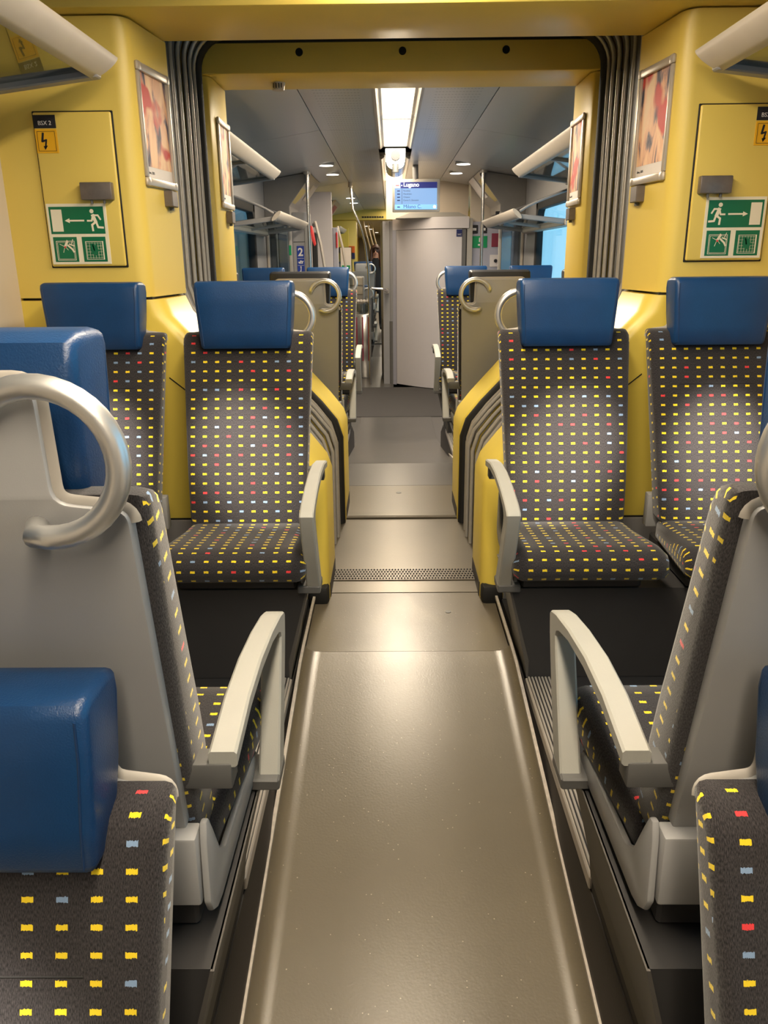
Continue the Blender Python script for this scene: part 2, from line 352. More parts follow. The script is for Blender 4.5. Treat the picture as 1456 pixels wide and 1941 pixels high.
aisle_panel('threshold_strip', [(4.062, -.018), (4.15, -.018)], .42, M_PLATE, False)
aisle_panel('floor_panel', [(4.154, -.02), (4.685, -.02)], .45, M_FLOOR, False)
aisle_panel('floor_panel', [(4.689, -.02), (5.236, -.02)], .385, M_FLOORG, False)
aisle_panel('floor_panel', [(5.24, -.021), (7.45, -.35), (8.565, -.35)], .385, M_FLOORG, False, .1)
b = B(); b.box(-1.4, 1.4, 8.57, 10.62, -.37, -.345, .003, 1); b.done('entrance_mat', M_MAT, floor)
b = B(); b.box(-1.4, -.02, 10.625, 14.1, -.37, -.35); b.done('floor_panel', M_FLOORG, floor)
aisle_panel('floor_panel', [(14.1, -.35), (16.3, -.03), (18.8, -.03)], .385, M_FLOORG, False)
b = B(); b.box(-1.4, 1.4, 18.8, 36, -.06, -.03); b.done('floor_panel', M_FLOORG, floor)
b = B(); b.box(-.5, .1, 14.96, 15.02, -.24, -.21); b.done('joint_strip', M_RUB, floor)
# floor hatch screws
b = B(); b.cyl((-.01, 4.53, -.021), (-.01, 4.53, -.0185), .016); b.cyl((.17, 2.86, -.021), (.17, 2.86, -.0185), .012); b.done('floor_plug', M_BRACK, floor)

def platform(sd, y0, y1, strip, mirror=False):
    """raised floor beside the aisle: riser, platform, grooved step edge"""
    X = lambda a, c: (min(sd * a, sd * c), max(sd * a, sd * c))
    b = B(); b.box(*X(.395, 1.4), y0, y1, -.40, -.002); p = b.done('platform', M_PLAT, floor)
    lo, hi = (y0, y1)
    b = B(); b.prism([(sd * .372, -.40), (sd * .372, -.10), (sd * .392, -.04), (sd * .42, -.04), (sd * .42, -.40)], 'y', y0, y1); b.done('riser', M_RISER, p)
    s0, s1 = strip
    b = B(); b.box(*X(.388, .474), s0, s1, -.038, -.004, .003, 1)
    for k in range(7): b.box(*X(.396 + k * .011, .4025 + k * .011), s0 + .003, s1 - .003, -.006, .002, .0015, 1)
    b.done('step_edge', M_STRIP, p)
    return p
for sd in (-1, 1):
    platform(sd, .90, 2.95, (1.43, 2.315))
    platform(sd, 4.36, 6.62, (4.98, 6.3))
    b = B(); b.box(min(sd * .40, sd * 1.4), max(sd * .40, sd * 1.4), -2.5, .90, -.40, -.352); b.done('low_floor', M_PLAT, floor)
    b = B(); b.box(min(sd * .386, sd * 1.4), max(sd * .386, sd * 1.4), 6.62, 8.565, -.40, -.352); b.done('low_floor', M_FLOORG, floor)
    # pale worn edge strips along the aisle floor
    rings = []
    for y, z in PROF + [(2.96, -.02)]:
        rings.append([(sd * .366, y, z + .024), (sd * .376, y, z + .024), (sd * .376, y, z + .036), (sd * .366, y, z + .036)])
    B().loft(rings).done('edge_strip', M_LIP, floor)
    rings = []
    for y, z in [(4.36, -.02), (5.24, -.02), (6.62, -.228)]:
        rings.append([(sd * .378, y, z), (sd * .390, y, z), (sd * .390, y, z + .02), (sd * .378, y, z + .02)])
    B().loft(rings).done('edge_strip', M_LIP, floor)
    b = B(); b.prism([(.90, -.40), (.90, -.10), (-2.5, -.10), (-2.5, -.40)], 'x', sd * .372, sd * .40); b.done('riser', M_RISER, floor)
b = B(); b.box(-1.4, -.40, 14.1, 18.8, -.40, -.002); b.box(.40, 1.4, 14.1, 18.8, -.40, -.002); b.done('platform', M_PLAT, floor)

# ------------------------------------------------------------------ side walls with windows
def side_wall(sd, name, mat_segments):
    wl = struct(name)
    for y0, y1, mat, holes in mat_segments:
        b = B(); X = (min(sd * 1.40, sd * 1.46), max(sd * 1.40, sd * 1.46)); z0, z1 = -.45, 2.4
        ys = [y0] + [v for h in holes for v in h[:2]] + [y1]
        for a, c in zip(ys[::2], ys[1::2]): b.box(*X, a, c, z0, z1)
        for a, c, ha, hb in holes: b.box(*X, a, c, z0, ha); b.box(*X, a, c, hb, z1)
        b.done('wall_panel', mat, wl)
    return wl
HZ = (.72, 1.83)
side_wall(-1, 'wall_left', [(-3, 2.95, M_WALL, [(-.4, 2.3, *HZ)]), (2.95, 4.36, M_YEL, []), (4.36, 10.8, M_GREY, [(4.85, 8.25, *HZ)]), (10.8, 36, M_YEL, [(12.9, 16.4, .5, 1.8)])])
side_wall(1, 'wall_right', [(-3, 2.95, M_WALL, [(-.4, 2.3, *HZ)]), (2.95, 4.36, M_YEL, []), (4.36, 10.8, M_GREY, [(4.85, 8.25, *HZ)]), (10.8, 36, M_YEL, [(12.9, 16.4, .5, 1.8)])])
wn = 0
for sd in (-1, 1):
    for (y0, y1) in ((-.4, 2.3), (4.85, 8.25)):
        wn += 1; wr = struct('window_%d' % wn, (sd * 1.40, (y0 + y1) / 2, .72))
        b = B(); X = (min(sd * 1.385, sd * 1.45), max(sd * 1.385, sd * 1.45))
        t = .075; z0, z1 = HZ
        b.box(*X, y0 - .02, y0 + t, z0 - .02, z1 + .02, .008); b.box(*X, y1 - t, y1 + .02, z0 - .02, z1 + .02, .008); b.box(*X, y0, y1, z0 - .02, z0 + t, .008); b.box(*X, y0, y1, z1 - t, z1 + .02, .008)
        for yy, zz, sy, sz in ((y0 + t, z0 + t, 1, 1), (y1 - t, z0 + t, -1, 1), (y0 + t, z1 - t, 1, -1), (y1 - t, z1 - t, -1, -1)):
            arc = [(yy + sy * .08 * (1 - math.sin(a)), zz + sz * .08 * (1 - math.cos(a))) for a in [k * PI / 12 for k in range(7)]]
            b.prism([(yy - sy * .002, zz - sz * .002)] + arc, 'x', *X)
        b.done('window_frame', M_RUB, wr)
        b = B(); xx = sd * 1.43; b.box(min(xx, xx + sd * .006), max(xx, xx + sd * .006), y0 + .01, y1 - .01, z0 + .01, z1 - .01); b.done('pane', M_GLASS, wr, 0)
b = B(); b.box(-1.4, 1.4, -2.56, -2.5, -.45, 2.4); wb = b.done('wall_back_light_stop', M_GREY, None, 0, None, 'structure')  # end wall added to keep sky light out; the open coach continues here
b = B(); b.box(-1.4, 1.4, 36, 36.06, -.45, 2.4); wf = b.done('wall_front', M_GREY, None, 0, None, 'structure')
# outside on the left: a train on the next track
nt_ = thing('parked_train', 'dark blue carriage standing on the next track outside the left window', 'train', (-3.2, 6, -1.2))
b = B(); b.box(-3.3, -2.5, -4, 24, -1.2, 2.9, .08, 2); b.done('carriage_body', M_EXT, nt_)
for k in range(6):
    b = B(); b.box(-2.5, -2.488, -2.5 + k * 4.2, .3 + k * 4.2, .8, 1.9, .004, 1); b.done('carriage_window', M_INK, nt_)
for yy in (8.9, 12.9, 17.0):
    b = B(); b.box(-2.5, -2.485, yy - .09, yy + .09, -.6, 2.5, .004, 1); b.done('door_edge', M_EXTS, nt_)

# ------------------------------------------------------------------ ceilings
ceiling = struct('ceiling')
def ceil_z(x): x = abs(x); return 2.25 if x <= .58 else 2.25 - (x - .58) * .16
def ceil_panels(ys):
    for y0, y1 in zip(ys, ys[1:]):
        for x0, x1, mat in ((-1.42, -.583, M_CEIL), (-.577, -.15, M_CEILP), (.15, .577, M_CEILP), (.583, 1.42, M_CEIL)):
            za, zb = ceil_z(x0), ceil_z(x1)
            B().prism([(x0, za), (x1, zb), (x1, zb + .02), (x0, za + .02)], 'y', y0 + .003, y1 - .003).done('ceiling_panel', mat, ceiling, 0)
ceil_panels([-2.5, -.4, 1.2, 2.89])
ceil_panels([4.36, 6.55, 8.6, 10.8, 12.8, 14.8, 17.2])
ceil_panels([18.2, 21, 24, 27, 30, 33, 36])
b = B(); b.box(-1.46, 1.46, -2.56, 36.06, 2.34, 2.40); b.done('roof_deck', M_DGREY, ceiling, 0)

def lamp_strip(y0, y1, n, label, power=LAMP_P):
    t = thing('ceiling_light', label, 'light', (0, (y0 + y1) / 2, 2.25))
    for sd in (-1, 1):
        b = B(); b.prism([(sd * .15, 2.27), (sd * .15, 2.243), (sd * .132, 2.238), (sd * .10, 2.262), (sd * .10, 2.27)], 'y', y0, y1); b.done('light_rail', M_FRAME, t)
    L = (y1 - y0) / n
    for k in range(n):
        b = B(); b.box(-.10, .10, y0 + k * L + .006, y0 + (k + 1) * L - .006, 2.258, 2.275, .004, 1); b.done('diffuser', E_LAMP, t)
    for k in range(1, n):
        b = B(); b.box(-.10, .10, y0 + k * L - .012, y0 + k * L + .012, 2.238, 2.246, .003, 1); b.done('light_divider', M_FRAME, t)
    b = B(); b.box(-.15, .15, y0, y1, 2.278, 2.30); b.done('light_tray', M_FRAME, t)
    for k in range(n): area('lamp_glow', (0, y0 + (k + .5) * L, 2.250), .18, L - .05, power * L)
    return t
lamp_strip(-1.6, 2.85, 4, 'long warm ceiling light over the near aisle')
lamp_strip(4.42, 7.60, 2, 'glowing warm ceiling light strip above the aisle beyond the yellow portal', 40)
lamp_strip(8.35, 13.5, 4, 'second warm ceiling light strip behind the hanging screen', 16)
lamp_strip(13.7, 16.9, 2, 'distant ceiling light strip just before the second yellow portal', 9)
lamp_strip(18.6, 34, 6, 'most distant ceiling light strip at the end of the train', 8)

# ------------------------------------------------------------------ gangway portals, bellows
def side_profile(sd, k=0.0):
    """lower casing cross-section x,z (aisle boundary)"""
    return [(sd * (.31 + k), -.02), (sd * (.31 + k), .47), (sd * (.33 + k), .53), (sd * (.40 + k), .62), (sd * (.80 + k * .7), 1.07), (sd * (.86 + k * .5), 1.13), (sd * (.885 + k * .5), 1.19)]
def rounded_sweep(prof_a, prof_b, wall_x, y0, y1, r, flip=1):
    """solid between profile and wall_x with a rounded front edge (radius r) at y0; profile a at the front, b at the back"""
    rings = []
    def ring(y, inset, f):
        p = [((a[0] * (1 - f) + c[0] * f), (a[1] * (1 - f) + c[1] * f)) for a, c in zip(prof_a, prof_b)]
        sg = 1 if wall_x > 0 else -1
        q = [(x + sg * inset, y, z - (0)) for x, z in p]
        return q + [(wall_x, y, q[-1][2]), (wall_x, y, q[0][2])]
    for k in range(6):
        a = k / 5 * PI / 2
        yy = y0 + flip * r * (1 - math.sin(a)) ; ins = r * (1 - math.cos(a))
        rings.append((yy, ins))
    rings.sort(key=lambda t: flip * t[0])
    out = [ring(y, i, abs(y - y0) / abs(y1 - y0)) for y, i in rings] + [ring(y1, 0, 1)]
    return B().loft(out)
for sd, side in ((-1, 'left'), (1, 'right')):
    wx = sd * 1.40
    wl = struct('wall_gangway_%s' % side)
    rounded_sweep([(sd * .925, 1.199), (sd * .925, 2.094)], [(sd * .882, 1.199), (sd * .882, 2.094)], wx, 2.95, 3.30, .05).done('upper_pillar', M_YEL, wl, 50)
    rounded_sweep(side_profile(sd), side_profile(sd), wx, 2.95, 3.30, .07).done('lower_casing', M_YELD, wl, 50)
    b = B(); b.box(min(sd * .925, wx), max(sd * .925, wx), 2.97, 3.29, 1.1895, 1.1995); b.done('panel_gap', M_RUB, wl)
    for ya, yb in ((3.01, 3.30), (4.03, 4.36)):
        b = B(); b.box(min(sd * .2965 if ya > 4 else sd * .308, sd * .33), max(sd * .2965 if ya > 4 else sd * .308, sd * .33), ya, yb, -.03, .045, .004, 1); b.done('kick_strip', M_RISER, wl)
    b = B(); b.box(min(sd * .40, sd * 1.39), max(sd * .40, sd * 1.39), 2.943, 2.953, -.03, .345, .003, 1); b.done('base_panel', M_GREY, wl)
    b = B(); b.box(min(sd * .42, sd * 1.39), max(sd * .42, sd * 1.39), 2.947, 2.953, .345, .352); b.done('panel_gap', M_RUB, wl)
    b = B(); b.prism([(sd * .885, .905), (sd * .78, .818), (sd * .778, .822), (sd * .883, .909)], 'y', 2.9485, 2.953); b.done('panel_gap', M_RUB, wl)
    # black foot under the casing
    b = B(); b.box(min(sd * .313, sd * .40), max(sd * .313, sd * .40), 2.935, 3.02, -.03, .055, .018, 2); b.done('casing_foot', M_RUB, wl)
    w2 = struct('wall_gangway_%s' % side)
    B().prism([(wx, 4.0), (sd * .945, 4.0), (sd * .885, 4.02), (sd * .870, 4.06), (sd * .870, 4.36), (wx, 4.36)], 'z', 1.205, 2.126, .006, 2).done('upper_pillar', M_YEL, w2, 40)
    rounded_sweep(side_profile(sd, -.012), side_profile(sd, -.012), wx, 4.0, 4.36, .03).done('lower_casing', M_YELD, w2, 50)
b = B(); b.prism([(2.89, 2.10), (3.30, 2.096), (3.30, 2.26), (2.89, 2.26)], 'x', -1.4, 1.4, .012, 2); hb = b.done('trim_1', M_YEL, None, 40, None, 'structure')
b = B(); b.box(-1.4, 1.4, 4.0, 4.36, 2.127, 2.30, .008, 2); bm2 = b.done('trim_2', M_YEL, None, 40, None, 'structure')
b = B(); b.box(-.94, .94, 3.985, 4.002, 2.250, 2.29); b.done('rubber_seal', M_RUB, bm2)
for xx in (-.457, .009, .475):
    b = B(); b.cyl((xx, 3.9985, 2.212), (xx, 4.004, 2.212), .017, 20); b.done('screw_hole', M_HOLE, bm2)
det = thing('smoke_sensor', 'small slotted sensor under the yellow portal beam', 'sensor', (-.584, 4.2, 2.127))
b = B(); b.cyl((-.584, 4.2, 2.127), (-.584, 4.2, 2.095), .035, 20, .028); b.done('sensor_body', M_FRAME, det)
for k in range(4):
    b = B(); b.box(-.604 + k * .013, -.600 + k * .013, 4.16, 4.169, 2.10, 2.12); b.done('sensor_slot', M_INK, det)
# dark backing round the bellows and roof over it
bel = thing('gangway_bellows', 'grey ribbed folding bellows between the two yellow portals', 'bellows', (0, 3.65, 0))
def bpath(off):
    half = [(.335 + off, -.02), (.335 + off, .45), (.36 + off, .53), (.43 + off * .9, .62), (.86 + off * .7, 1.08), (.90 + off * .6, 1.14), (.925 + off * .4, 1.22), (.925 + off * .4, 2.13)]
    cx, cz, r = .925 + off * .4 - .15, 2.13, .15
    half += [(cx + r * math.cos(a), cz + r * math.sin(a)) for a in [k * PI / 16 for k in range(1, 9)]]
    half += [(.3, cz + r)]
    return [(-x, z) for x, z in half] + [(x, z) for x, z in half[::-1]]
NR = 7
for k in range(NR):
    y = 3.345 + k * .098
    off = .0 + .012 * math.sin(k * 1.1)
    B().tube([(x, y, z) for x, z in bpath(off)], .0095, 10, True, (1.0, 1.0)).done('bellows_rib', M_BELL, bel, 60)
    if k < NR - 1:
        rows = [[(x, y + .02 + j * .058, z) for x, z in bpath(.012)] for j in (0, 1)]
        B().sheet(rows).done('bellows_fold', M_BELLD, bel, 60)
B().tube([(x, 3.968, z) for x, z in bpath(-.012)], .024, 8, True, (1.2, 1)).done('black_seal', M_RUB, bel, 60)
b = B(); b.box(-1.39, 1.39, 3.31, 3.99, 2.315, 2.335); b.box(-1.39, -1.06, 3.31, 3.99, -.4, 2.315); b.box(1.06, 1.39, 3.31, 3.99, -.4, 2.315); b.box(-1.05, 1.05, 3.31, 3.99, -.44, -.06)
b.done('gangway_cover', M_BELLD, bel, 0)

# ------------------------------------------------------------------ hatches with signs on the near pillars
def running_man(b, cx, cz, h, m, y):
    """pictogram of a running figure, m=+1 runs to +x"""
    P = lambda u, v: (cx + m * u * h, cz + v * h)
    c = P(.06, .86); b.cyl((c[0], y, c[1]), (c[0], y + .0006, c[1]), .105 * h, 18)
    seg_strip(b, [P(.02, .66), P(-.10, .34)], .17 * h, y)
    seg_strip(b, [P(.02, .66), P(-.24, .66), P(-.36, .46)], .085 * h, y)
    seg_strip(b, [P(.03, .62), P(.10, .40), P(.32, .40)], .085 * h, y)
    seg_strip(b, [P(-.10, .34), P(.10, .20), P(.08, -.08)], .10 * h, y)
    seg_strip(b, [P(-.12, .34), P(-.20, .08), P(-.46, .06)], .10 * h, y)
def hatch(sd):
    side = 'left' if sd < 0 else 'right'
    t = thing('wall_hatch', 'yellow hatch door on the %s pillar, %s' % (side, 'exit arrow pointing left' if sd < 0 else 'exit arrow pointing right'), 'hatch', (sd * 1.13, 2.95, 1.31))
    X = lambda a, c: (min(sd * a, sd * c), max(sd * a, sd * c))
    b = B(); b.box(*X(.993, 1.2685), 2.9455, 2.952, 1.3035, 1.8125, .002, 1); b.done('hatch_gap', M_RUB, t)
    b = B(); b.box(*X(.998, 1.264), 2.937, 2.951, 1.308, 1.808, .006, 3); hp = b.done('hatch_panel', M_YEL, t, 40)
    b = B(); b.box(*X(1.012, 1.122), 2.908, 2.938, 1.528, 1.585, .004, 2); lc = b.done('lock_cover', M_LOCK, t)
    b = B()
    for k in (.3, .7): b.cyl((sd * (1.012 + .11 * k), 2.922, 1.530), (sd * (1.012 + .11 * k), 2.922, 1.516), .005, 8)
    b.done('lock_stud', M_BRACK, t)
    yb = 2.9365
    b = B(); b.box(*X(1.048, 1.258), yb - .001, yb + .001, 1.316, 1.518, .0004, 1); sg = b.done('escape_sign', M_CREAM, t)
    y1 = yb - .0016; y2 = y1 - .0008
    b = B(); b.box(*X(1.058, 1.250), y1, y1 + .001, 1.418, 1.508); b.done('green_field', M_GREEN, sg, 0)
    b = B(); b.box(*X(1.061, 1.145), y1, y1 + .001, 1.324, 1.408); b.box(*X(1.163, 1.247), y1, y1 + .001, 1.324, 1.408); b.done('green_field', M_GREEN, sg, 0)
    b = B(); b.box(*X(1.205, 1.243), y2, y2 + .0006, 1.426, 1.499)
    seg_strip(b, [(sd * 1.130, 1.462), (sd * 1.185, 1.462)], .0055, y2)
    b.prism([(sd * 1.180, 1.470), (sd * 1.180, 1.454), (sd * 1.197, 1.462)], 'y', y2, y2 + .0006)
    running_man(b, sd * 1.095, 1.434, .068, sd, y2); b.done('pictogram', M_CREAM, sg, 0)
    # lower pictograms: breaking the pane (left) and pushing it out (right), same on both hatches
    l0, r0 = (-1.205, -1.103) if sd < 0 else (1.103, 1.205)
    b = B()
    def loop(cx, cz, hw, wd, y): seg_strip(b, [(cx - hw, cz - hw), (cx + hw, cz - hw), (cx + hw, cz + hw), (cx - hw, cz + hw), (cx - hw, cz - hw)], wd, y)
    cz = 1.362
    loop(l0, cz, .032, .0016, y2); loop(l0, cz, .028, .0010, y2)
    seg_strip(b, [(l0 - .004, cz + .014), (l0 - .02, cz + .022)], .0016, y2); seg_strip(b, [(l0 - .004, cz + .012), (l0 - .010, cz - .006)], .0014, y2); seg_strip(b, [(l0, cz + .012), (l0 + .008, cz + .002)], .0014, y2)
    seg_strip(b, [(l0 - .002, cz + .014), (l0 + .008, cz + .032)], .008, y2)
    seg_strip(b, [(l0 + .008, cz + .018), (l0 + .022, cz + .006), (l0 + .028, cz - .004)], .006, y2); seg_strip(b, [(l0 + .014, cz + .022), (l0 + .03, cz + .016)], .004, y2); seg_strip(b, [(l0 + .02, cz + .02), (l0 + .028, cz + .038)], .002, y2)
    b.done('pictogram', M_CREAM, sg, 0); b = B()
    loop(r0, cz, .030, .0016, y2); seg_strip(b, [(r0 + .031, cz + .03), (r0 + .031, cz - .03)], .004, y2)
    for k in range(6): seg_strip(b, [(r0 - .027 + k * .01, cz - .027), (r0 - .027 + k * .01, cz + .027)], .0007, y2)
    for k in range(6): seg_strip(b, [(r0 - .027, cz - .025 + k * .01), (r0 + .027, cz - .025 + k * .01)], .0007, y2)
    b.done('pictogram', M_CREAM, sg, 0)
    b = B()
    y3 = y2 - .0006
    b.prism([(r0 - .012, cz - .004), (r0 - .004, cz - .018), (r0 + .010, cz - .016), (r0 + .014, cz), (r0 + .010, cz + .016), (r0 - .008, cz + .020), (r0 - .016, cz + .008)], 'y', y3, y3 + .0005)
    for k in range(4): seg_strip(b, [(r0 - .006 + k * .005, cz), (r0 - .012 + k * .006, cz + .024 - abs(k - 1.5) * .003)], .0042, y3)
    b.done('hand_shape', M_GREEN, sg, 0)
    b = B(); b.cyl((l0 - .002, y3, cz + .012), (l0 - .002, y3 + .0005, cz + .012), .0035, 12); b.done('red_mark', M_RED, sg, 0)
    # designation plate and voltage sign
    p0 = (-1.262, -1.187) if sd < 0 else (1.187, 1.262)
    b = B(); b.box(p0[0], p0[1], yb - .001, yb + .001, 1.758, 1.799, .0004, 1); dp = b.done('designation_plate', M_INK, t)
    text('BSX 2', .0185, (p0[0] + .014, yb - .0016, 1.768), FACE, M_PALE, dp)
    b = B(); b.box(p0[0], p0[1], yb - .001, yb + .001, 1.680, 1.755, .0004, 1); vs = b.done('voltage_sign', M_ORANGE, t)
    b = B(); cx = (p0[0] + p0[1]) / 2
    seg_strip(b, [(cx - .030, 1.687), (cx + .030, 1.687), (cx + .030, 1.748), (cx - .030, 1.748), (cx - .030, 1.687)], .0011, y1)
    seg_strip(b, [(cx - .010, 1.742), (cx - .015, 1.717)], .007, y1); seg_strip(b, [(cx - .015, 1.717), (cx - .001, 1.721)], .006, y1); seg_strip(b, [(cx - .001, 1.722), (cx - .006, 1.700)], .0055, y1)
    b.prism([(cx - .013, 1.702), (cx + .002, 1.704), (cx - .008, 1.690)], 'y', y1, y1 + .0006); b.done('bolt_symbol', M_INK, vs, 0)
hatch(-1); hatch(1)

def poster(sd, ya, yb, xa, xb, z0, z1, label, seed):
    """snap frame on the pillar's side face running from (xa,ya) to (xb,yb)"""
    a = Vector((sd * xa, ya, 0)); c = Vector((sd * xb, yb, 0)); d = (c - a); L = d.length; d.normalize(); n = Vector((-d.y, d.x, 0)) * (1 if sd > 0 else -1)
    # n points into the aisle
    if n.x * sd > 0: n = -n
    t = thing('poster_frame', label, 'poster', a + Vector((0, 0, z0)))
    def strip(u0, u1, v0, v1, d0, d1, bev):
        b = B(); pts = []
        q = bmesh.new(); vs = [q.verts.new(a + d * u + n * w_ + Vector((0, 0, v))) for w_ in (d0, d1) for v in (v0, v1) for u in (u0, u1)]
        for f in ((0, 1, 3, 2), (4, 6, 7, 5), (0, 4, 5, 1), (2, 3, 7, 6), (0, 2, 6, 4), (1, 5, 7, 3)): q.faces.new([vs[i] for i in f])
        bmesh.ops.recalc_face_normals(q, faces=q.faces); b._bev(q, bev, 2); b._merge(q); return b
    w_ = .028
    strip(0, L, z0, z0 + w_, .001, .017, .006).done('frame_rail', M_FRAME, t); strip(0, L, z1 - w_, z1, .001, .017, .006).done('frame_rail', M_FRAME, t)
    strip(0, w_ * .8, z0 + w_, z1 - w_, .001, .015, .006).done('frame_rail', M_FRAME, t); strip(L - w_ * .8, L, z0 + w_, z1 - w_, .001, .015, .006).done('frame_rail', M_FRAME, t)
    for u0 in (-.002, L - .03):
        for v0 in (z0 - .002, z1 - .030): strip(u0, u0 + .032, v0, v0 + .032, .001, .0185, .009).done('corner_cap', M_FRAME, t)
    strip(.02, L - .02, z0 + .02, z1 - .02, .001, .005, 0).done('backing_sheet', M_PAPER, t, 0)
    strip(.024, L - .024, z0 + .066, z1 - .027, .005, .0055, 0).done('print', poster_mat('poster_print_%d' % seed, seed), t, 0)
    ang = math.atan2(d.y, d.x) + (PI if sd > 0 else 0)
    p = (a + d * (L - .035) if sd > 0 else a + d * .035) + n * .0056 + Vector((0, 0, z0 + .042))
    text('Bern, 2025', .012, p, (R(90), 0, ang), M_INK, t, 'caption')
    # little lock box under the frame is its own thing
    return t
poster(-1, 3.00, 3.275, .9225, .8885, 1.580, 1.975, 'framed poster on the left near pillar, with red and pale streaks, above a bracket box', 1)
poster(1, 3.00, 3.275, .9225, .8885, 1.580, 1.975, 'framed poster on the right near pillar, with a dark eye-like patch', 2)
poster(-1, 4.07, 4.335, .8695, .8695, 1.565, 1.965, 'smaller framed poster on the left far portal, beyond the bellows', 3)
poster(1, 4.07, 4.335, .8695, .8695, 1.565, 1.965, 'smaller framed poster on the right far portal, beyond the bellows', 4)
for sd, x, y, z, lab in ((-1, .898, 3.20, 1.53, 'brown-grey bracket box under the left near poster'), (1, .898, 3.20, 1.53, 'brown-grey bracket box under the right near poster'),
                         (-1, .870, 4.22, 1.51, 'brown-grey bracket box under the left far poster'), (1, .870, 4.22, 1.51, 'brown-grey bracket box under the right far poster')):
    t = thing('bracket_box', lab, 'bracket', (sd * x, y, z), 'bracket boxes under the posters')
    b = B(); b.box(min(sd * (x - .030), sd * (x + .008)), max(sd * (x - .030), sd * (x + .008)), y - .04, y + .04, z - .012, z + .045, .003, 1); b.done('box_body', M_LOCK, t)
    b = B(); b.cyl((sd * (x - .014), y, z - .012), (sd * (x - .014), y, z - .024), .008, 10); b.done('box_stud', M_BRACK, t)

# ------------------------------------------------------------------ seats
def loop_mesh(profile, hw, mat, name, parent, r=.03, uoff=0.0, cap_c=None, nx=5):
    """upholstered body: closed (y,z) profile swept over x; hw(y,z) half width; rounded ends; uv in metres"""
    P = [Vector(p) for p in profile]; n = len(P)
    cen = sum(P, Vector((0, 0))) / n
    area2 = sum(P[i].x * P[(i + 1) % n].y - P[(i + 1) % n].x * P[i].y for i in range(n))
    nor = []
    for i in range(n):
        e = (P[(i + 1) % n] - P[i - 1]).normalized(); nn = Vector((e.y, -e.x)) * (1 if area2 > 0 else -1); nor.append(nn)
    arc = [0]
    for i in range(n): arc.append(arc[-1] + (P[(i + 1) % n] - P[i]).length)
    st = []
    for a in (0, .35, .7, 1): st.append((-1, r * (1 - math.sin(a * PI / 2)), r * (1 - math.cos(a * PI / 2))))
    stations = [(-1, r * (1 - math.cos(a)), r * (1 - math.sin(a))) for a in (0, PI / 6, PI / 3, PI / 2)]   # (side, dx from end, inset)
    xs = [(-1, d, i) for _, d, i in stations]
    # order: from the end (dx=0, inset=r) inwards
    xs = [(-1, r * (1 - math.cos(a)), r * (1 - math.sin(a))) for a in (0, PI / 6, PI / 3, PI / 2)]
    full = xs + [(0, k / nx, 0) for k in range(1, nx)] + [(1, d, i) for _, d, i in xs[::-1]]
    bm = bmesh.new(); uvl = bm.loops.layers.uv.new('UVMap')
    rings = []
    for sgn, d, ins in full:
        ring = []
        for i in range(n):
            q = P[i] - nor[i] * ins
            h = hw(P[i].x, P[i].y)
            x = sgn * (h - d) if sgn else -(h - r) + 2 * (h - r) * d
            ring.append((bm.verts.new((x, q.x, q.y)), x))
        rings.append(ring)
    for a, c in zip(rings, rings[1:]):
        for i in range(n):
            j = (i + 1) % n
            f = bm.faces.new((a[i][0], c[i][0], c[j][0], a[j][0]))
            for lp, (vx, vv) in zip(f.loops, ((a[i][1], arc[i]), (c[i][1], arc[i]), (c[j][1], arc[i + 1]), (a[j][1], arc[i + 1]))): lp[uvl].uv = (vx + uoff, vv)
    dirp = (P[cap_c[1]] - P[cap_c[0]]).normalized() if cap_c else Vector((0, 1))
    perp = Vector((-dirp.y, dirp.x))
    for ring in (rings[0], rings[-1]):
        f = bm.faces.new([v for v, _ in ring])
        for lp in f.loops:
            q = Vector((lp.vert.co.y, lp.vert.co.z)) - cen; lp[uvl].uv = (q.dot(perp) + .0208, q.dot(dirp))
    bmesh.ops.recalc_face_normals(bm, faces=bm.faces)
    me = bpy.data.meshes.new(name); bm.to_mesh(me); bm.free(); me.materials.append(mat)
    me.polygons.foreach_set('use_smooth', [True] * len(me.polygons)); me.set_sharp_from_angle(angle=R(50))
    o = bpy.data.objects.new(name, me); COL.objects.link(o); o.parent = parent; return o

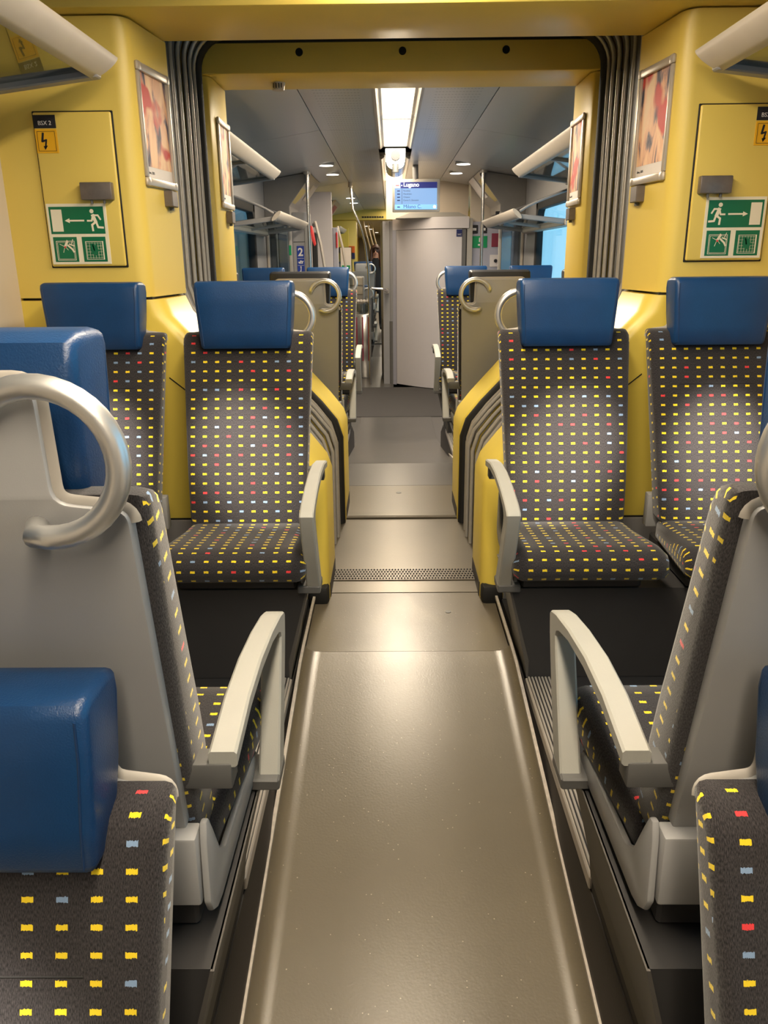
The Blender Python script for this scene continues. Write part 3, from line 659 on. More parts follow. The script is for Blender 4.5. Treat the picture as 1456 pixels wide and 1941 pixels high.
def sy(z): return -.30 * max(0, 1.087 - z)          # rear face of the shell (y at height z)
def make_seat(aisle, head_mat=M_BLUE, has_ring=True):
    """seat facing -y; origin on the platform under the top rear edge of its shell. aisle = +1/-1 side with ring and armrest, 0 none"""
    t = thing('train_seat', '', 'seat')
    hwb = lambda y, z: .199 + .028 * max(0, min(1, (z - .45) / .63))
    # backrest
    th = [(.45, .088), (.52, .098), (.62, .102), (.72, .097), (.82, .088), (.92, .080), (1.00, .074), (1.05, .070), (1.074, .060)]
    prof = [(sy(z) - .022 - q, z) for z, q in th] + [(sy(1.085) - .055, 1.085), (sy(1.083) - .027, 1.083), (sy(1.06) - .022, 1.06)] + [(sy(z) - .022, z) for z in (.9, .75, .6, .45)]
    bk = loop_mesh(prof, hwb, M_FAB, 'backrest', t, .018, .0, (2, 6))
    b = B(); pts = [(x, sy(.90) - .022 - .1022, .915) for x in (-.15, .15)]
    b.tube([(-.13, sy(.905) - .1026, .905), (.13, sy(.905) - .1026, .905)], .0014, 6); b.done('seam', M_RUB, bk)
    # cushion
    hwc = lambda y, z: .205 + .033 * max(0, min(1, (-y - .30) / .35))
    cp = [(-.27, .455), (-.40, .462), (-.52, .474), (-.60, .482), (-.645, .478), (-.672, .458), (-.684, .425), (-.676, .398), (-.650, .384), (-.55, .378), (-.40, .372), (-.27, .375)]
    loop_mesh(cp, hwc, M_FAB, 'seat_cushion', t, .035, .0, (1, 3))
    # shell with tongue
    def fillet(pts, rad, n=5):
        out = []
        for k in range(len(pts)):
            a, c, e = Vector(pts[k - 1]), Vector(pts[k]), Vector(pts[(k + 1) % len(pts)])
            r_ = rad[k]
            if r_ <= 0: out.append(tuple(c)); continue
            u = (a - c).normalized(); v = (e - c).normalized()
            p0, p1 = c + u * r_, c + v * r_
            for q in range(n + 1):
                w0 = q / n; out.append(tuple(p0 * (1 - w0) ** 2 + c * 2 * w0 * (1 - w0) + p1 * w0 ** 2))
        return out
    h0, h1 = hwb(0, .515) - .015, hwb(0, 1.080) - .015
    half = [(h0, .515), (h1, 1.070), (.134, 1.080), (.130, 1.212)]; rad = [.004, .016, .020, .022]
    outline = fillet([(x, z) for x, z in half] + [(-x, z) for x, z in half[::-1]], rad + rad[::-1])
    def shear(bm):
        for v in bm.verts: v.co.y += sy(v.co.z)
    def slab(pts, y0, y1, bev):
        t_ = B(); t_.prism(pts, 'y', y0, y1, bev, 2)
        for zc in (.7, .9, 1.0, 1.087): bmesh.ops.bisect_plane(t_.bm, geom=t_.bm.verts[:] + t_.bm.edges[:] + t_.bm.faces[:], plane_co=(0, 0, zc), plane_no=(0, 0, 1))
        bmesh.ops.triangulate(t_.bm, faces=[f for f in t_.bm.faces if len(f.verts) > 4]); shear(t_.bm); return t_
    sh = slab(outline, -.024, 0, .004).done('back_shell', M_SHELL, t, 40)
    mid = [q for q in outline if q[1] > .56]
    path = []
    for a, c in zip(mid, mid[1:]):
        d_ = (Vector(c) - Vector(a)).length; m_ = max(1, int(d_ / .05))
        for q in range(m_): path.append((a[0] + (c[0] - a[0]) * q / m_, a[1] + (c[1] - a[1]) * q / m_))
    path.append(mid[-1])
    # the outline starts at the lower right corner and runs over the top to the left
    b = B(); b.tube([(x, sy(z) - .012, z) for x, z in path], .009, 8, True, (.45, 1.2)); b.done('edge_trim', M_SHELLE, sh)
    # headrest
    hp = [(-.104, 1.032), (-.132, 1.035), (-.140, 1.048), (-.140, 1.10), (-.138, 1.18), (-.136, 1.238), (-.128, 1.254), (-.110, 1.258), (-.060, 1.257), (-.033, 1.248), (-.028, 1.22), (-.034, 1.13), (-.050, 1.07), (-.075, 1.034)]
    def hwh(y, z): return .152 + .015 * max(0, min(1, (z - 1.0) / .22))
    hd = loop_mesh(hp, hwh, head_mat, 'headrest', t, .013, 0, (2, 5))
    for sg in (-1, 1):
        b = B(); b.tube([(sg * .142, -.1395, 1.045), (sg * .1455, -.1397, 1.10), (sg * .1535, -.1377, 1.19), (sg * .1545, -.1357, 1.238)], .0016, 6)
        b.done('piping', M_BLUES if head_mat is M_BLUE else M_RUB, hd)
    # frame under the back: rear beam and mounting
    b = B(); b.box(-.207, .207, -.185, -.145, .395, .518, .005, 2); b.done('rear_beam', M_SHELL, t)
    b = B(); b.box(-.19, .19, -.56, -.18, .322, .375, .006, 1); b.done('seat_pan', M_BOX, t)
    if aisle:
        s = aisle
        # grab handle: C ring on the rear
        cx, cz, r = s * .139, 1.131, .080
        pts = []
        for k in range(29):
            a = R(158) - R(158 + 102) * k / 28
            pts.append((cx + s * r * math.cos(a), .022, cz + r * math.sin(a)))
        pts = [(pts[0][0] - s * .004, -.01, pts[0][1 + 1] - .006)] + pts + [(pts[-1][0] - s * .006, -.004, pts[-1][2] - .002)]
        pts[0] = (pts[1][0] - s * .003, sy(pts[1][2]) - .004, pts[1][2] - .010); pts[-1] = (pts[-2][0] - s * .012, sy(pts[-2][2]) - .002, pts[-2][2])
        if has_ring: B().tube(pts, .0132, 14).done('grab_handle', M_ALU, t, 70)
        # side plate (V) on the aisle side
        xa, xb = s * .208, s * .220
        pl = [(-.152, .395), (-.165, .368), (-.19, .350), (-.22, .343), (-.45, .335), (-.56, .330), (-.575, .345), (-.57, .375), (-.52, .388), (-.40, .392), (-.27, .402), (-.235, .425), (-.20, .495), (-.182, .528), (-.168, .530), (-.160, .50)]
        b = B(); b.prism(pl, 'x', min(xa, xb), max(xa, xb), .004, 2); b.done('side_plate', M_SHELL, t)
        # armrest: bar, front leg
        X0, X1 = s * .229, s * .271
        b = B()
        # tessellated as quads: outer chain against inner chain
        oc = [(-.175, .648), (-.30, .668), (-.42, .670), (-.55, .657), (-.66, .636), (-.706, .622), (-.714, .614), (-.704, .575), (-.650, .450), (-.594, .340)]
        ic = [(-.175, .622), (-.30, .641), (-.42, .643), (-.54, .632), (-.615, .616), (-.640, .604), (-.648, .590), (-.640, .565), (-.582, .450), (-.524, .340)]
        rr = []
        for (o_, i_) in zip(oc, ic):
            o_ = Vector(o_); i_ = Vector(i_); e = (o_ - i_).normalized() * .004
            dx = s * .004
            rr.append([(X0, *(i_ + e)), (X0, *(o_ - e)), (X0 + dx, *o_), (X1 - dx, *o_), (X1, *(o_ - e)), (X1, *(i_ + e)), (X1 - dx, *i_), (X0 + dx, *i_)])
        b.loft(rr); b.done('armrest', M_ARM, t, 30)
        b = B(); b.box(min(s * .200, s * .272), max(s * .200, s * .272), -.600, -.510, .322, .348, .004, 1); b.done('armrest_bracket', M_BRACK, t); b = B(); b.box(min(s * .19, s * .262), max(s * .19, s * .262), -.215, -.172, .585, .628, .004, 2); b.done('armrest_bracket', M_BRACK, t)
    return t
proto = {(+1, 2): make_seat(+1, M_BLUE, False), (-1, 2): make_seat(-1, M_BLUE, False), (+1, 0): make_seat(+1), (-1, 0): make_seat(-1), (0, 0): make_seat(0), (+1, 1): make_seat(+1, M_BLK), (-1, 1): make_seat(-1, M_BLK), (0, 1): make_seat(0, M_BLK)}
used = set()
def seat(x, y, z, facing_us, aisle, label, group, black=0):
    """aisle: side (in world x) on which the aisle lies"""
    loc_aisle = aisle if facing_us else -aisle
    key = (loc_aisle, black); o = proto[key]
    if key in used: o = copy_tree(o)
    used.add(key)
    o.location = (x, y, z); o.rotation_euler = (0, 0, 0 if facing_us else PI); settag(o, label, 'seat', group); return o
XA, XO = .551, 1.070
G1 = 'seats of the near compartment'; G2 = 'seats beyond the bellows'
seat(-XA, .868, -.383, 1, 1, 'patterned seat in the bottom left corner, facing the camera, lowest of the left seats', G1, 2)
seat(XA, .868, -.383, 1, -1, 'patterned seat in the bottom right corner, facing the camera, mostly out of frame', G1, 2)
seat(-XA, .80, 0, 0, 1, 'nearest left seat turned away, grey back shell with a large C handle', G1)
seat(XA, .80, 0, 0, -1, 'nearest right seat turned away, grey back shell cut by the right frame edge', G1)
seat(-XA, 2.87, 0, 1, 1, 'patterned aisle seat facing the camera left of the aisle, before the bellows', G1)
seat(-XO, 2.87, 0, 1, 0, 'patterned window-side seat on the left under the hatch', G1)
seat(XA, 2.87, 0, 1, -1, 'patterned aisle seat facing the camera right of the aisle, before the bellows', G1)
seat(XO, 2.87, 0, 1, 0, 'patterned window-side seat on the right under the hatch', G1)
seat(-XA, 4.46, 0, 0, 1, 'seat turned away with black-edged headrest, left of the aisle just past the bellows', G2, 1)
seat(XA, 4.46, 0, 0, -1, 'seat turned away with black-edged headrest, right of the aisle just past the bellows', G2, 1)
seat(-XO, 4.46, 0, 0, 0, 'seat turned away beside the left window past the bellows, only its dark edge showing', G2, 1)
seat(XO, 4.46, 0, 0, 0, 'seat turned away beside the right window past the bellows, only its dark edge showing', G2, 1)
seat(-XA, 6.66, 0, 1, 1, 'far blue-headed aisle seat facing the camera, left, behind the black-edged seat', G2)
seat(-XO, 6.66, 0, 1, 0, 'far blue-headed window seat facing the camera, left', G2)
seat(XA, 6.66, 0, 1, -1, 'far blue-headed aisle seat facing the camera, right, in front of the toilet door', G2)
seat(XO, 6.66, 0, 1, 0, 'far blue-headed window seat facing the camera, right, by the bright window', G2)
G3 = 'distant seats down the train'
seat(-XA, 12.95, -.35, 0, 1, 'distant grey seat back with C handle behind the clear bowl', G3)
seat(-XA, 15.0, 0, 0, 1, 'most distant grey seat back with C handle, the person behind it', G3)
seat(-XO, 15.0, 0, 0, 0, 'distant seat with blue headrest near the yellow far pillar', G3)

# plinths under the seats
def plinth(sd, y0, y1, z, label, face=M_BOX):
    t = thing('seat_plinth', label, 'seat base', (sd * .8, (y0 + y1) / 2, z))
    b = B(); b.prism([(sd * .392, z), (sd * .385, z + .06), (sd * .325, z + .318), (sd * 1.36, z + .318), (sd * 1.36, z)], 'y', y0 + .004, y1 - .004); b.done('plinth_box', face, t, 0)
    b = B(); b.prism([(sd * .390, z), (sd * .383, z + .06), (sd * .322, z + .318), (sd * .328, z + .318), (sd * .396, z + .06), (sd * .396, z)], 'y', y0, y1); b.done('side_cover', M_PLINTHS, t, 0)
    return t
plinth(-1, .90, 1.43, 0, 'dark plinth under the nearest left seat turned away'); plinth(1, .90, 1.43, 0, 'dark plinth under the nearest right seat turned away')
plinth(-1, 2.31, 2.62, 0, 'black plinth under the left pair of seats facing the camera'); plinth(1, 2.31, 2.62, 0, 'black plinth under the right pair of seats facing the camera')
plinth(-1, 4.40, 4.98, 0, 'plinth under the left seats just past the bellows'); plinth(1, 4.40, 4.98, 0, 'plinth under the right seats just past the bellows')
plinth(-1, 6.1, 6.62, 0, 'plinth under the far left seats facing the camera'); plinth(1, 6.1, 6.62, 0, 'plinth under the far right seats facing the camera')
plinth(-1, 15.0, 15.5, 0, 'distant plinth under the farthest left seats'); plinth(-1, 12.9, 13.5, -.35, 'distant plinth under the seat behind the clear bowl')
plinth(-1, .30, .84, -.40, 'plinth under the bottom left seat'); plinth(1, .30, .84, -.40, 'plinth under the bottom right seat')

# ------------------------------------------------------------------ luggage racks
def rack(sd, y0, y1, zr, label, arcs=False):
    t = thing('luggage_rack', label, 'luggage rack', (sd * 1.2, (y0 + y1) / 2, zr))
    xr = .975; P = lambda x, y, z: (sd * x, y, z)
    b = B(); ring = []
    for y in (y0, y1):
        ring.append([P(xr - .018 + .022 * math.cos(a) - .030 * math.sin(a), y + (.035 * math.sin(a) if y == y1 else 0), zr + .038 * math.sin(a)) for a in [k * PI / 8 for k in range(16)]])
    b.loft(ring); b.done('rack_rail', M_RAIL, t, 50)
    for y in (y0 + .02, y1 - .06):
        b = B(); b.prism([(sd * (xr - .01), zr - .035), (sd * 1.38, zr - .085), (sd * 1.38, zr - .045), (sd * (xr - .01), zr + .0)], 'y', y, y + .05, .005, 1); b.done('end_bar', M_GREY, t)
    b = B(); b.prism([(sd * 1.34, zr - .09), (sd * 1.395, zr - .10), (sd * 1.395, zr - .03), (sd * 1.34, zr - .045)], 'y', y0, y1, .005, 1); b.done('rear_rail', M_RAIL, t)
    b = B(); b.prism([(sd * (xr + .02), zr - .02), (sd * 1.34, zr - .062), (sd * 1.34, zr - .056), (sd * (xr + .02), zr - .014)], 'y', y0 + .07, y1 - .06); b.done('glass_shelf', M_RGLASS, t, 0)
    n = max(1, int((y1 - y0) / .9))
    for k in range(1, n):
        yy = y0 + (y1 - y0) * k / n
        b = B(); b.prism([(sd * xr, zr - .030), (sd * 1.36, zr - .078), (sd * 1.36, zr - .064), (sd * xr, zr - .012)], 'y', yy - .015, yy + .015); b.done('cross_bar', M_GREY, t)
    if arcs:
        for yy in (y0 + .05, y1 - .1):
            b = B(); b.tube([P(xr + .01 + (1.37 - xr) * math.sin(a), yy, zr + .02 + .16 * math.sin(a * 1.0) ** .8) for a in [k * PI / 20 for k in range(11)]], .010, 8); b.done('curved_arm', M_GREY, t)
    return t
rack(-1, -1.5, 2.80, 1.91, 'luggage rack with glass shelf at the top left corner'); rack(1, -1.5, 2.80, 1.91, 'luggage rack with glass shelf at the top right corner')
rack(-1, 4.45, 6.75, 1.955, 'higher luggage rack on the left past the bellows'); rack(1, 4.45, 6.75, 1.955, 'higher luggage rack on the right past the bellows')
rack(-1, 6.65, 8.84, 1.65, 'lower luggage rack with curved arms on the far left', True); rack(1, 6.65, 8.84, 1.65, 'lower luggage rack with curved arms on the far right, before the window', True)
# reading lamps under the rack rails shine on the seats
k_ = 0
for sd in (-1, 1):
    for xl, xt in ((.98, XA), (1.10, XO)):
        k_ += 1
        w_ = ('left', 'right')[sd > 0]; v_ = 'aisle' if xt == XA else 'window'
        t = thing('reading_lamp', 'small reading lamp in the %s near rack, aimed at the %s seat' % (w_, v_), 'lamp', (sd * xl, 1.95, 1.865))
        b = B(); b.cyl((sd * xl, 1.95, 1.885), (sd * xl, 1.95, 1.862), .028, 16); b.done('lamp_housing', M_FRAME, t)
        b = B(); b.cyl((sd * xl, 1.95, 1.8625), (sd * xl, 1.95, 1.859), .020, 16); b.done('lamp_lens', E_SPOT, t)
        spot('reading_beam', (sd * xl, 1.95, 1.85), (sd * xt, 2.62, .71), 640, 19, 1.0)
for sd in (-1, 1): spot('reading_beam', (sd * .98, -.05, 1.85), (sd * .60, .60, .34), 560, 19, 1.0)

# ------------------------------------------------------------------ vestibule: partitions, poles, cover panels
def partition(sd, y, label):
    t = thing('partition', label, 'partition', (sd * 1.15, y, -.35))
    xi = .90
    b = B(); b.prism([(sd * 1.40, 1.60), (sd * 1.13, 1.60), (sd * 1.13, 1.86), (sd * xi, 2.15), (sd * xi, 2.195), (sd * 1.40, 2.115)], 'y', y, y + .03, .004, 1); b.done('upper_panel', M_PART, t)
    b = B(); b.box(min(sd * 1.125, sd * 1.155), max(sd * 1.125, sd * 1.155), y - .01, y + .04, -.35, 1.78, .006, 1); b.done('inner_post', M_SHELLE, t)
    b = B(); b.box(min(sd * 1.365, sd * 1.395), max(sd * 1.365, sd * 1.395), y - .01, y + .04, -.35, 1.62, .006, 1); b.done('outer_post', M_FRAME, t)
    b = B(); b.box(min(sd * 1.155, sd * 1.365), max(sd * 1.155, sd * 1.365), y + .01, y + .02, .55, 1.60); b.done('glass_pane', M_PGLASS, t, 0)
    b = B(); b.box(min(sd * 1.155, sd * 1.365), max(sd * 1.155, sd * 1.365), y, y + .03, -.35, .55, .003, 1); b.done('lower_panel', M_GREY, t)
    return t
partition(-1, 9.0, 'grey partition with glass pane before the left vestibule'); partition(1, 9.0, 'grey partition with glass pane before the right vestibule')
def cover(sd, y0, y1, label, stickers):
    """curved cover over the vestibule door"""
    t = thing('door_cover', label, 'cover panel', (sd * 1.0, (y0 + y1) / 2, 1.8))
    arc = [(.900, 2.192), (.945, 2.14), (1.005, 2.06), (1.075, 1.98), (1.14, 1.92), (1.185, 1.885)]
    b = B(); b.prism([(sd * x, z) for x, z in arc] + [(sd * 1.19, 1.80), (sd * 1.39, 1.80), (sd * 1.39, 2.1)], 'y', y0, y1, .004, 1); b.done('cover_shell', M_COVE, t)
    b = B(); b.prism([(sd * (x - .004), z - .006) for x, z in arc] + [(sd * (x + .02), z + .02) for x, z in arc[::-1]], 'y', y0 - .015, y0 - .002); b.done('cover_edge', M_FRAME, t)
    for (u0, u1, i0, i1, m) in stickers:
        b = B(); rows = [[(sd * (x - .002), y0 + (y1 - y0) * u, z - .004) for x, z in arc[i0:i1 + 1]] for u in (u0, u1)]
        b.sheet(rows); b.done('notice', m, t, 60)
    return t
cover(-1, 9.04, 10.35, 'curved cover panel with ochre notice over the left door', [(.12, .45, 2, 4, M_OCHRE), (.62, .95, 1, 3, M_FRAME)])
cover(1, 9.04, 10.35, 'curved cover panel with notices over the right door', [(.1, .4, 1, 4, M_OCHRE), (.5, .92, 0, 3, M_PAPER)])
cover(-1, 13.3, 14.4, 'smaller curved cover panel further down on the left', [(.2, .8, 1, 4, M_CRIM)])
def pole(x, y, z0, label):
    t = thing('grab_pole', label, 'pole', (x, y, z0))
    b = B(); b.cyl((x, y, z0), (x, y, 2.22), .0175, 14); b.done('pole_tube', M_STEEL, t)
    b = B(); b.cyl((x, y, 2.165), (x, y, 2.23), .036, 16); b.done('ceiling_socket', M_FRAME, t)
pole(-.925, 8.95, -.35, 'upright steel grab pole on the left before the vestibule'); pole(.935, 8.95, -.35, 'upright steel grab pole on the right before the vestibule')
# left door pillar with signs
t = thing('door_pillar', 'grey pillar with blue class 2 sign left of the vestibule', 'pillar', (-1.0, 9.06, -.35))
b = B(); b.box(-1.12, -.935, 9.05, 9.30, -.35, 1.80, .012, 2); b.done('pillar_body', M_GREY, t)
b = B(); b.box(-.985, -.935, 9.045, 9.06, .2, 1.72, .004, 1); b.done('pillar_edge', M_SHELLE, t)
b = B(); b.box(-1.11, -.94, 9.047, 9.052, 1.495, 1.499); b.done('pillar_joint', M_INK, t)
b = B(); b.box(-1.075, -.995, 9.044, 9.051, 1.135, 1.455, .002, 1); sg = b.done('class_sign', M_SBLUE, t)
text('2', .115, (-1.035, 9.0425, 1.352), FACE, M_PALE, sg, 'lettering', 'CENTER', .003)
b = B()
seg_strip(b, [(-1.06, 1.285), (-1.042, 1.285), (-1.035, 1.30), (-1.02, 1.285), (-1.01, 1.295)], .010, 9.043); seg_strip(b, [(-1.055, 1.275), (-1.015, 1.275)], .008, 9.043)
seg_strip(b, [(-1.035, 1.225), (-1.037, 1.185), (-1.018, 1.182), (-1.010, 1.155)], .008, 9.043); b.ball((-1.036, 9.043, 1.235), .008, (1, .1, 1), 10, 6)
seg_strip(b, [(-1.042, 1.195), (-1.055, 1.175), (-1.045, 1.152), (-1.024, 1.155)], .006, 9.043)
for zz in (1.325, 1.250): b.box(-1.07, -1.0, 9.0425, 9.0435, zz, zz + .003)
b.done('pictogram', M_PALE, sg, 0)
text('33', .055, (-1.065, 9.046, 1.628), FACE, M_INK, t)
b = B(); b.box(-1.152, -1.128, 8.985, 8.992, 1.36, 1.46); b.done('green_label', M_GREENL, t, 0)
t = thing('emergency_handle', 'red emergency handle beside the left door pillar', 'handle', (-.91, 9.2, 1.45))
b = B(); b.prism([(-.935, 1.67), (-.905, 1.66), (-.872, 1.47), (-.890, 1.45), (-.918, 1.52)], 'y', 9.15, 9.19, .005, 2); settag(b.done('handle_grip', M_RED, t), '', ''); 
for o in t.children: del o['label']; del o['category']
t = thing('vestibule_door', 'dark-edged entrance door on the left of the vestibule', 'door', (-1.3, 9.8, -.35))
b = B(); b.box(-1.396, -1.33, 9.32, 10.35, -.345, 1.79, .01, 1); b.done('door_leaf', M_SHELLE, t)
b = B(); b.box(-.93, -.875, 9.315, 9.40, -.345, 1.60, .01, 1); b.done('rubber_edge', M_RUB, t)
b = B(); b.box(-1.33, -1.32, 9.45, 10.2, .5, 1.6, .01, 1); b.done('door_window', M_EXT, t)
t = thing('vestibule_door', 'entrance door on the right of the vestibule behind the pole', 'door', (1.3, 9.8, -.35))
b = B(); b.box(1.33, 1.396, 9.32, 10.35, -.345, 1.79, .01, 1); b.done('door_leaf', M_LAV, t)
b = B(); b.box(1.32, 1.33, 9.45, 10.2, .5, 1.6, .01, 1); b.done('door_window', M_EXTS, t)
for k, (x, y0, z0, z1, lab) in enumerate(((-.90, 9.42, 1.72, 1.0, 'slanted beige handrail beside the left door'), (-.74, 10.9, 1.72, 1.0, 'slanted beige handrail by the white notice'))):
    t = thing('handrail', lab, 'handrail', (x, y0, z1))
    b = B(); b.tube([(x, y0, z0), (x + .012, y0, z0 - .05), (x + .06, y0, (z0 + z1) / 2 + .1), (x + .125, y0, z1), (x + .135, y0, z1 - .5)], .017, 10); b.done('rail_tube', M_FRAME, t)
    b = B(); b.box(x - .03, x + .008, y0 - .01, y0 + .02, z0 - .06, z0 - .02, .004, 1); b.box(x + .10, x + .14, y0 - .01, y0 + .02, z1 - .46, z1 - .42, .004, 1); b.done('rail_bracket', M_BRACK, t)
t = thing('grab_pole', 'bowed steel pole in the corridor left of the toilet', 'pole', (-.335, 10.9, -.35))
b = B(); b.tube([(-.56, 10.9, 2.22), (-.535, 10.9, 1.93), (-.44, 10.9, 1.72), (-.38, 10.9, 1.5), (-.345, 10.9, 1.2), (-.335, 10.9, .9), (-.335, 10.9, -.35)], .0165, 10); b.done('pole_tube', M_STEEL, t)
b = B(); b.cyl((-.562, 10.9, 2.19), (-.562, 10.9, 2.25), .03); b.done('ceiling_socket', M_FRAME, t)
# beige second partition on the left
t = thing('partition', 'beige-grey wall panel with white notice and green band down the left side', 'partition', (-1.05, 10.8, -.35))
b = B(); b.box(-1.39, -.80, 10.78, 10.83, -.35, 2.13, .006, 1); b.done('wall_panel', M_WHITE, t)
b = B(); b.box(-.80, -.73, 10.78, 10.86, -.35, 1.70, .01, 1); b.done('panel_post', M_LAV, t)
b = B(); b.box(-.755, -.735, 10.76, 10.78, 1.45, 1.64, .004, 1); b.done('red_handle', M_RED, t)
b = B(); b.box(-.745, -.60, 11.5, 11.515, 1.12, 1.46, .001, 1); pn = b.done('notice_sheet', M_PAPER, t)
b = B(); b.box(-.73, -.615, 11.495, 11.5, 1.175, 1.225); b.done('green_band', M_GREENL, pn, 0)
b = B(); b.box(-.77, -.585, 11.515, 11.54, .45, 1.47, .004, 1); b.done('notice_board', M_PGLASS, t, 0)

# toilet cabin
t = thing('toilet_cabin', 'pale toilet cabin with curved sliding door marked WC', 'cabin', (.5, 10.6, -.35))
def wc(x):
    if x < -.02: 
        u = min(1, max(0, (-.02 - x) / .17)); return 10.93 + .9 * (1 - math.sqrt(max(0, 1 - u * u)))
    return 10.93 - .55 * math.sin(min(1, (x + .02) / .75) * PI / 2)
def wcs(x0, x1, z0, z1, d, n=12, th=.02):
    b = B(); xs = [x0 + (x1 - x0) * k / n for k in range(n + 1)]
    rows = [[(x, wc(x) - d, z) for x in xs] for z in (z0, z1)]
    back = [[(x, wc(x) - d + th, z) for x in xs] for z in (z0, z1)]
    rings = [[rows[0][k], rows[1][k], back[1][k], back[0][k]] for k in range(n + 1)]
    return b.loft(rings)
wcs(-.19, -.022, -.35, 1.78, 0).done('corner_panel', M_GREY, t); wcs(-.186, -.024, -.35, .50, .008).done('kick_panel', M_DGREY, t)
wcs(-.02, .93, 1.665, 1.80, .012).done('door_header', M_WHITE, t); wcs(-.02, .025, -.35, 1.665, .010).done('door_post', M_LAV, t)
wcs(.03, .845, -.335, 1.655, 0).done('sliding_door', M_WHITE, t)
wcs(.845, .895, -.335, 1.655, -.01).done('door_recess', M_DGREY, t); wcs(.895, .91, -.335, 1.655, -.02).done('door_slot', M_INK, t)
wcs(.91, .975, -.35, 1.78, 0, 3).done('door_post', M_SHELLE, t)
b = B(); b.prism([(.02, 1.79), (.20, 1.855), (.80, 1.855), (.93, 1.80)], 'y', 10.45, 10.80); b.done('top_ledge', M_SHELLE, t)
b = B(); b.box(-.15, 1.4, 10.96, 12.7, -.35, 1.78); b.done('cabin_body', M_GREY, t, 0)
b = B(); b.box(.95, 1.4, 10.42, 10.5, -.35, 1.74, .004, 1); b.done('side_panel', M_LAV, t)
b = B(); b.box(.95, 1.4, 10.44, 10.5, 1.74, 2.2); b.box(-.1, .95, 10.75, 10.80, 1.79, 2.24); b.done('bulkhead', M_WALL, t)
wcs(.775, .845, 1.565, 1.65, .003, 3, .003).done('toilet_sign', M_NAVY, t)
o = text('WC', .030, (.787, wc(.81) - .009, 1.580), FACE, M_PALE, t, 'lettering')
b = B()
b.tube([(-.10, 10.90, .90), (-.10, 10.80, .90), (-.16, 10.72, .93), (-.30, 10.72, .94)], .016, 8); b.cyl((-.10, 10.92, .90), (-.10, 10.89, .90), .035); b.done('handrail', M_STEEL, t)
for x0, m in ((.96, M_INK), (1.075, M_INK)):
    b = B(); b.box(x0, x0 + .085, 10.412, 10.42, 1.60, 1.70, .004, 1); b.done('push_button', m, t)
    b = B(); b.box(x0 + .02, x0 + .065, 10.409, 10.412, 1.635, 1.665); b.done('button_symbol', M_PALE, t)
b = B(); b.box(.955, 1.165, 10.412, 10.42, 1.43, 1.57, .002, 1); gs = b.done('green_notice', M_GREENL, t)
b = B(); b.box(1.06, 1.10, 10.408, 10.412, 1.50, 1.55); b.box(1.05, 1.11, 10.408, 10.412, 1.455, 1.475); b.done('white_mark', M_PALE, gs)
b = B(); b.box(1.22, 1.36, 10.412, 10.42, 1.44, 1.60, .002, 1); b.done('crimson_notice', M_CRIM, t)
b = B(); b.box(1.205, 1.35, 10.41, 10.42, 1.20, 1.345, .004, 1); sp = b.done('switch_plate', M_PAPER, t)
b = B(); b.cyl((1.277, 10.41, 1.272), (1.277, 10.402, 1.272), .022); b.done('switch_button', M_INK, sp)
b = B(); b.tube([(1.08, 10.40, .6), (1.08, 10.36, .65), (1.06, 10.36, .95), (1.08, 10.40, 1.12)], .014, 8); b.done('grip_bar', M_STEEL, t)
b = B(); b.box(1.09, 1.23, 9.06, 9.10, 1.63, 1.79, .004, 1); led = b.done('led_display', M_INK, None); settag(led, 'dark indicator with green lights under the right cover panel', 'indicator')
for i in range(2):
    for j in range(2):
        b = B(); b.cyl((1.13 + i * .055, 9.058, 1.68 + j * .055), (1.13 + i * .055, 9.062, 1.68 + j * .055), .022, 12); b.done('green_light', E_GRN, led)

# information screen
t = thing('information_screen', 'hanging screen listing Lugano and Milano C. stops', 'screen', (.225, 9.4, 2.2))
Z0, Z1, XL, XR, YS = 1.785, 2.110, -.025, .478, 8.95
b = B(); b.box(XL, XR, YS, YS + .06, Z0, Z1, .008, 2); b.done('screen_case', M_SHELLE, t)
b = B(); b.cyl((.22, YS + .03, Z1 - .01), (.22, YS + .03, 2.25), .03); b.done('hanger', M_DGREY, t)
b = B(); b.box(XL + .025, XR - .03, YS - .003, YS, Z0 + .025, Z1 - .03); ds = b.done('display', E_SCR, t, 0)
b = B(); b.box(XL + .085, XR - .03, YS - .005, YS - .003, Z1 - .090, Z1 - .03); b.done('header_band', E_NAVY, ds, 0)
b = B(); b.box(XL + .025, XR - .03, YS - .005, YS - .003, Z0 + .025, Z0 + .075); b.done('footer_band', E_MID, ds, 0)
b = B(); b.box(XL + .028, XL + .083, YS - .005, YS - .003, Z1 - .088, Z1 - .034); b.done('time_box', E_WHT, ds, 0)
b = B(); b.box(XL + .034, XL + .076, YS - .0062, YS - .005, Z1 - .068, Z1 - .058); b.done('red_time', M_RED, ds, 0)
text('Lugano', .058, (XL + .115, YS - .0056, Z1 - .074), FACE, E_WHT, ds, 'lettering', 'LEFT', .0006)
for k, s_ in enumerate(('Paradiso', 'Mendrisio', 'Chiasso', 'Como S. Giovanni')):
    text(s_, .022, (XL + .115, YS - .0056, Z1 - .122 - k * .031), FACE, M_NAVY, ds)
    b = B(); b.box(XL + .05, XL + .08, YS - .0056, YS - .0045, Z1 - .121 - k * .031, Z1 - .111 - k * .031); b.done('time_entry', M_NAVY, ds, 0)
text('Milano C.', .050, (XL + .115, YS - .0056, Z0 + .038), FACE, M_NAVY, ds)
b = B(); b.box(XL + .099, XL + .103, YS - .0056, YS - .0045, Z0 + .08, Z1 - .095); b.box(XL + .05, XL + .08, YS - .0056, YS - .0045, Z0 + .045, Z0 + .055); b.done('route_line', M_NAVY, ds, 0)
b = B(); b.cyl((XR - .055, YS - .0062, Z0 + .05), (XR - .055, YS - .004, Z0 + .05), .016); b.done('corner_badge', E_WHT, ds, 0)
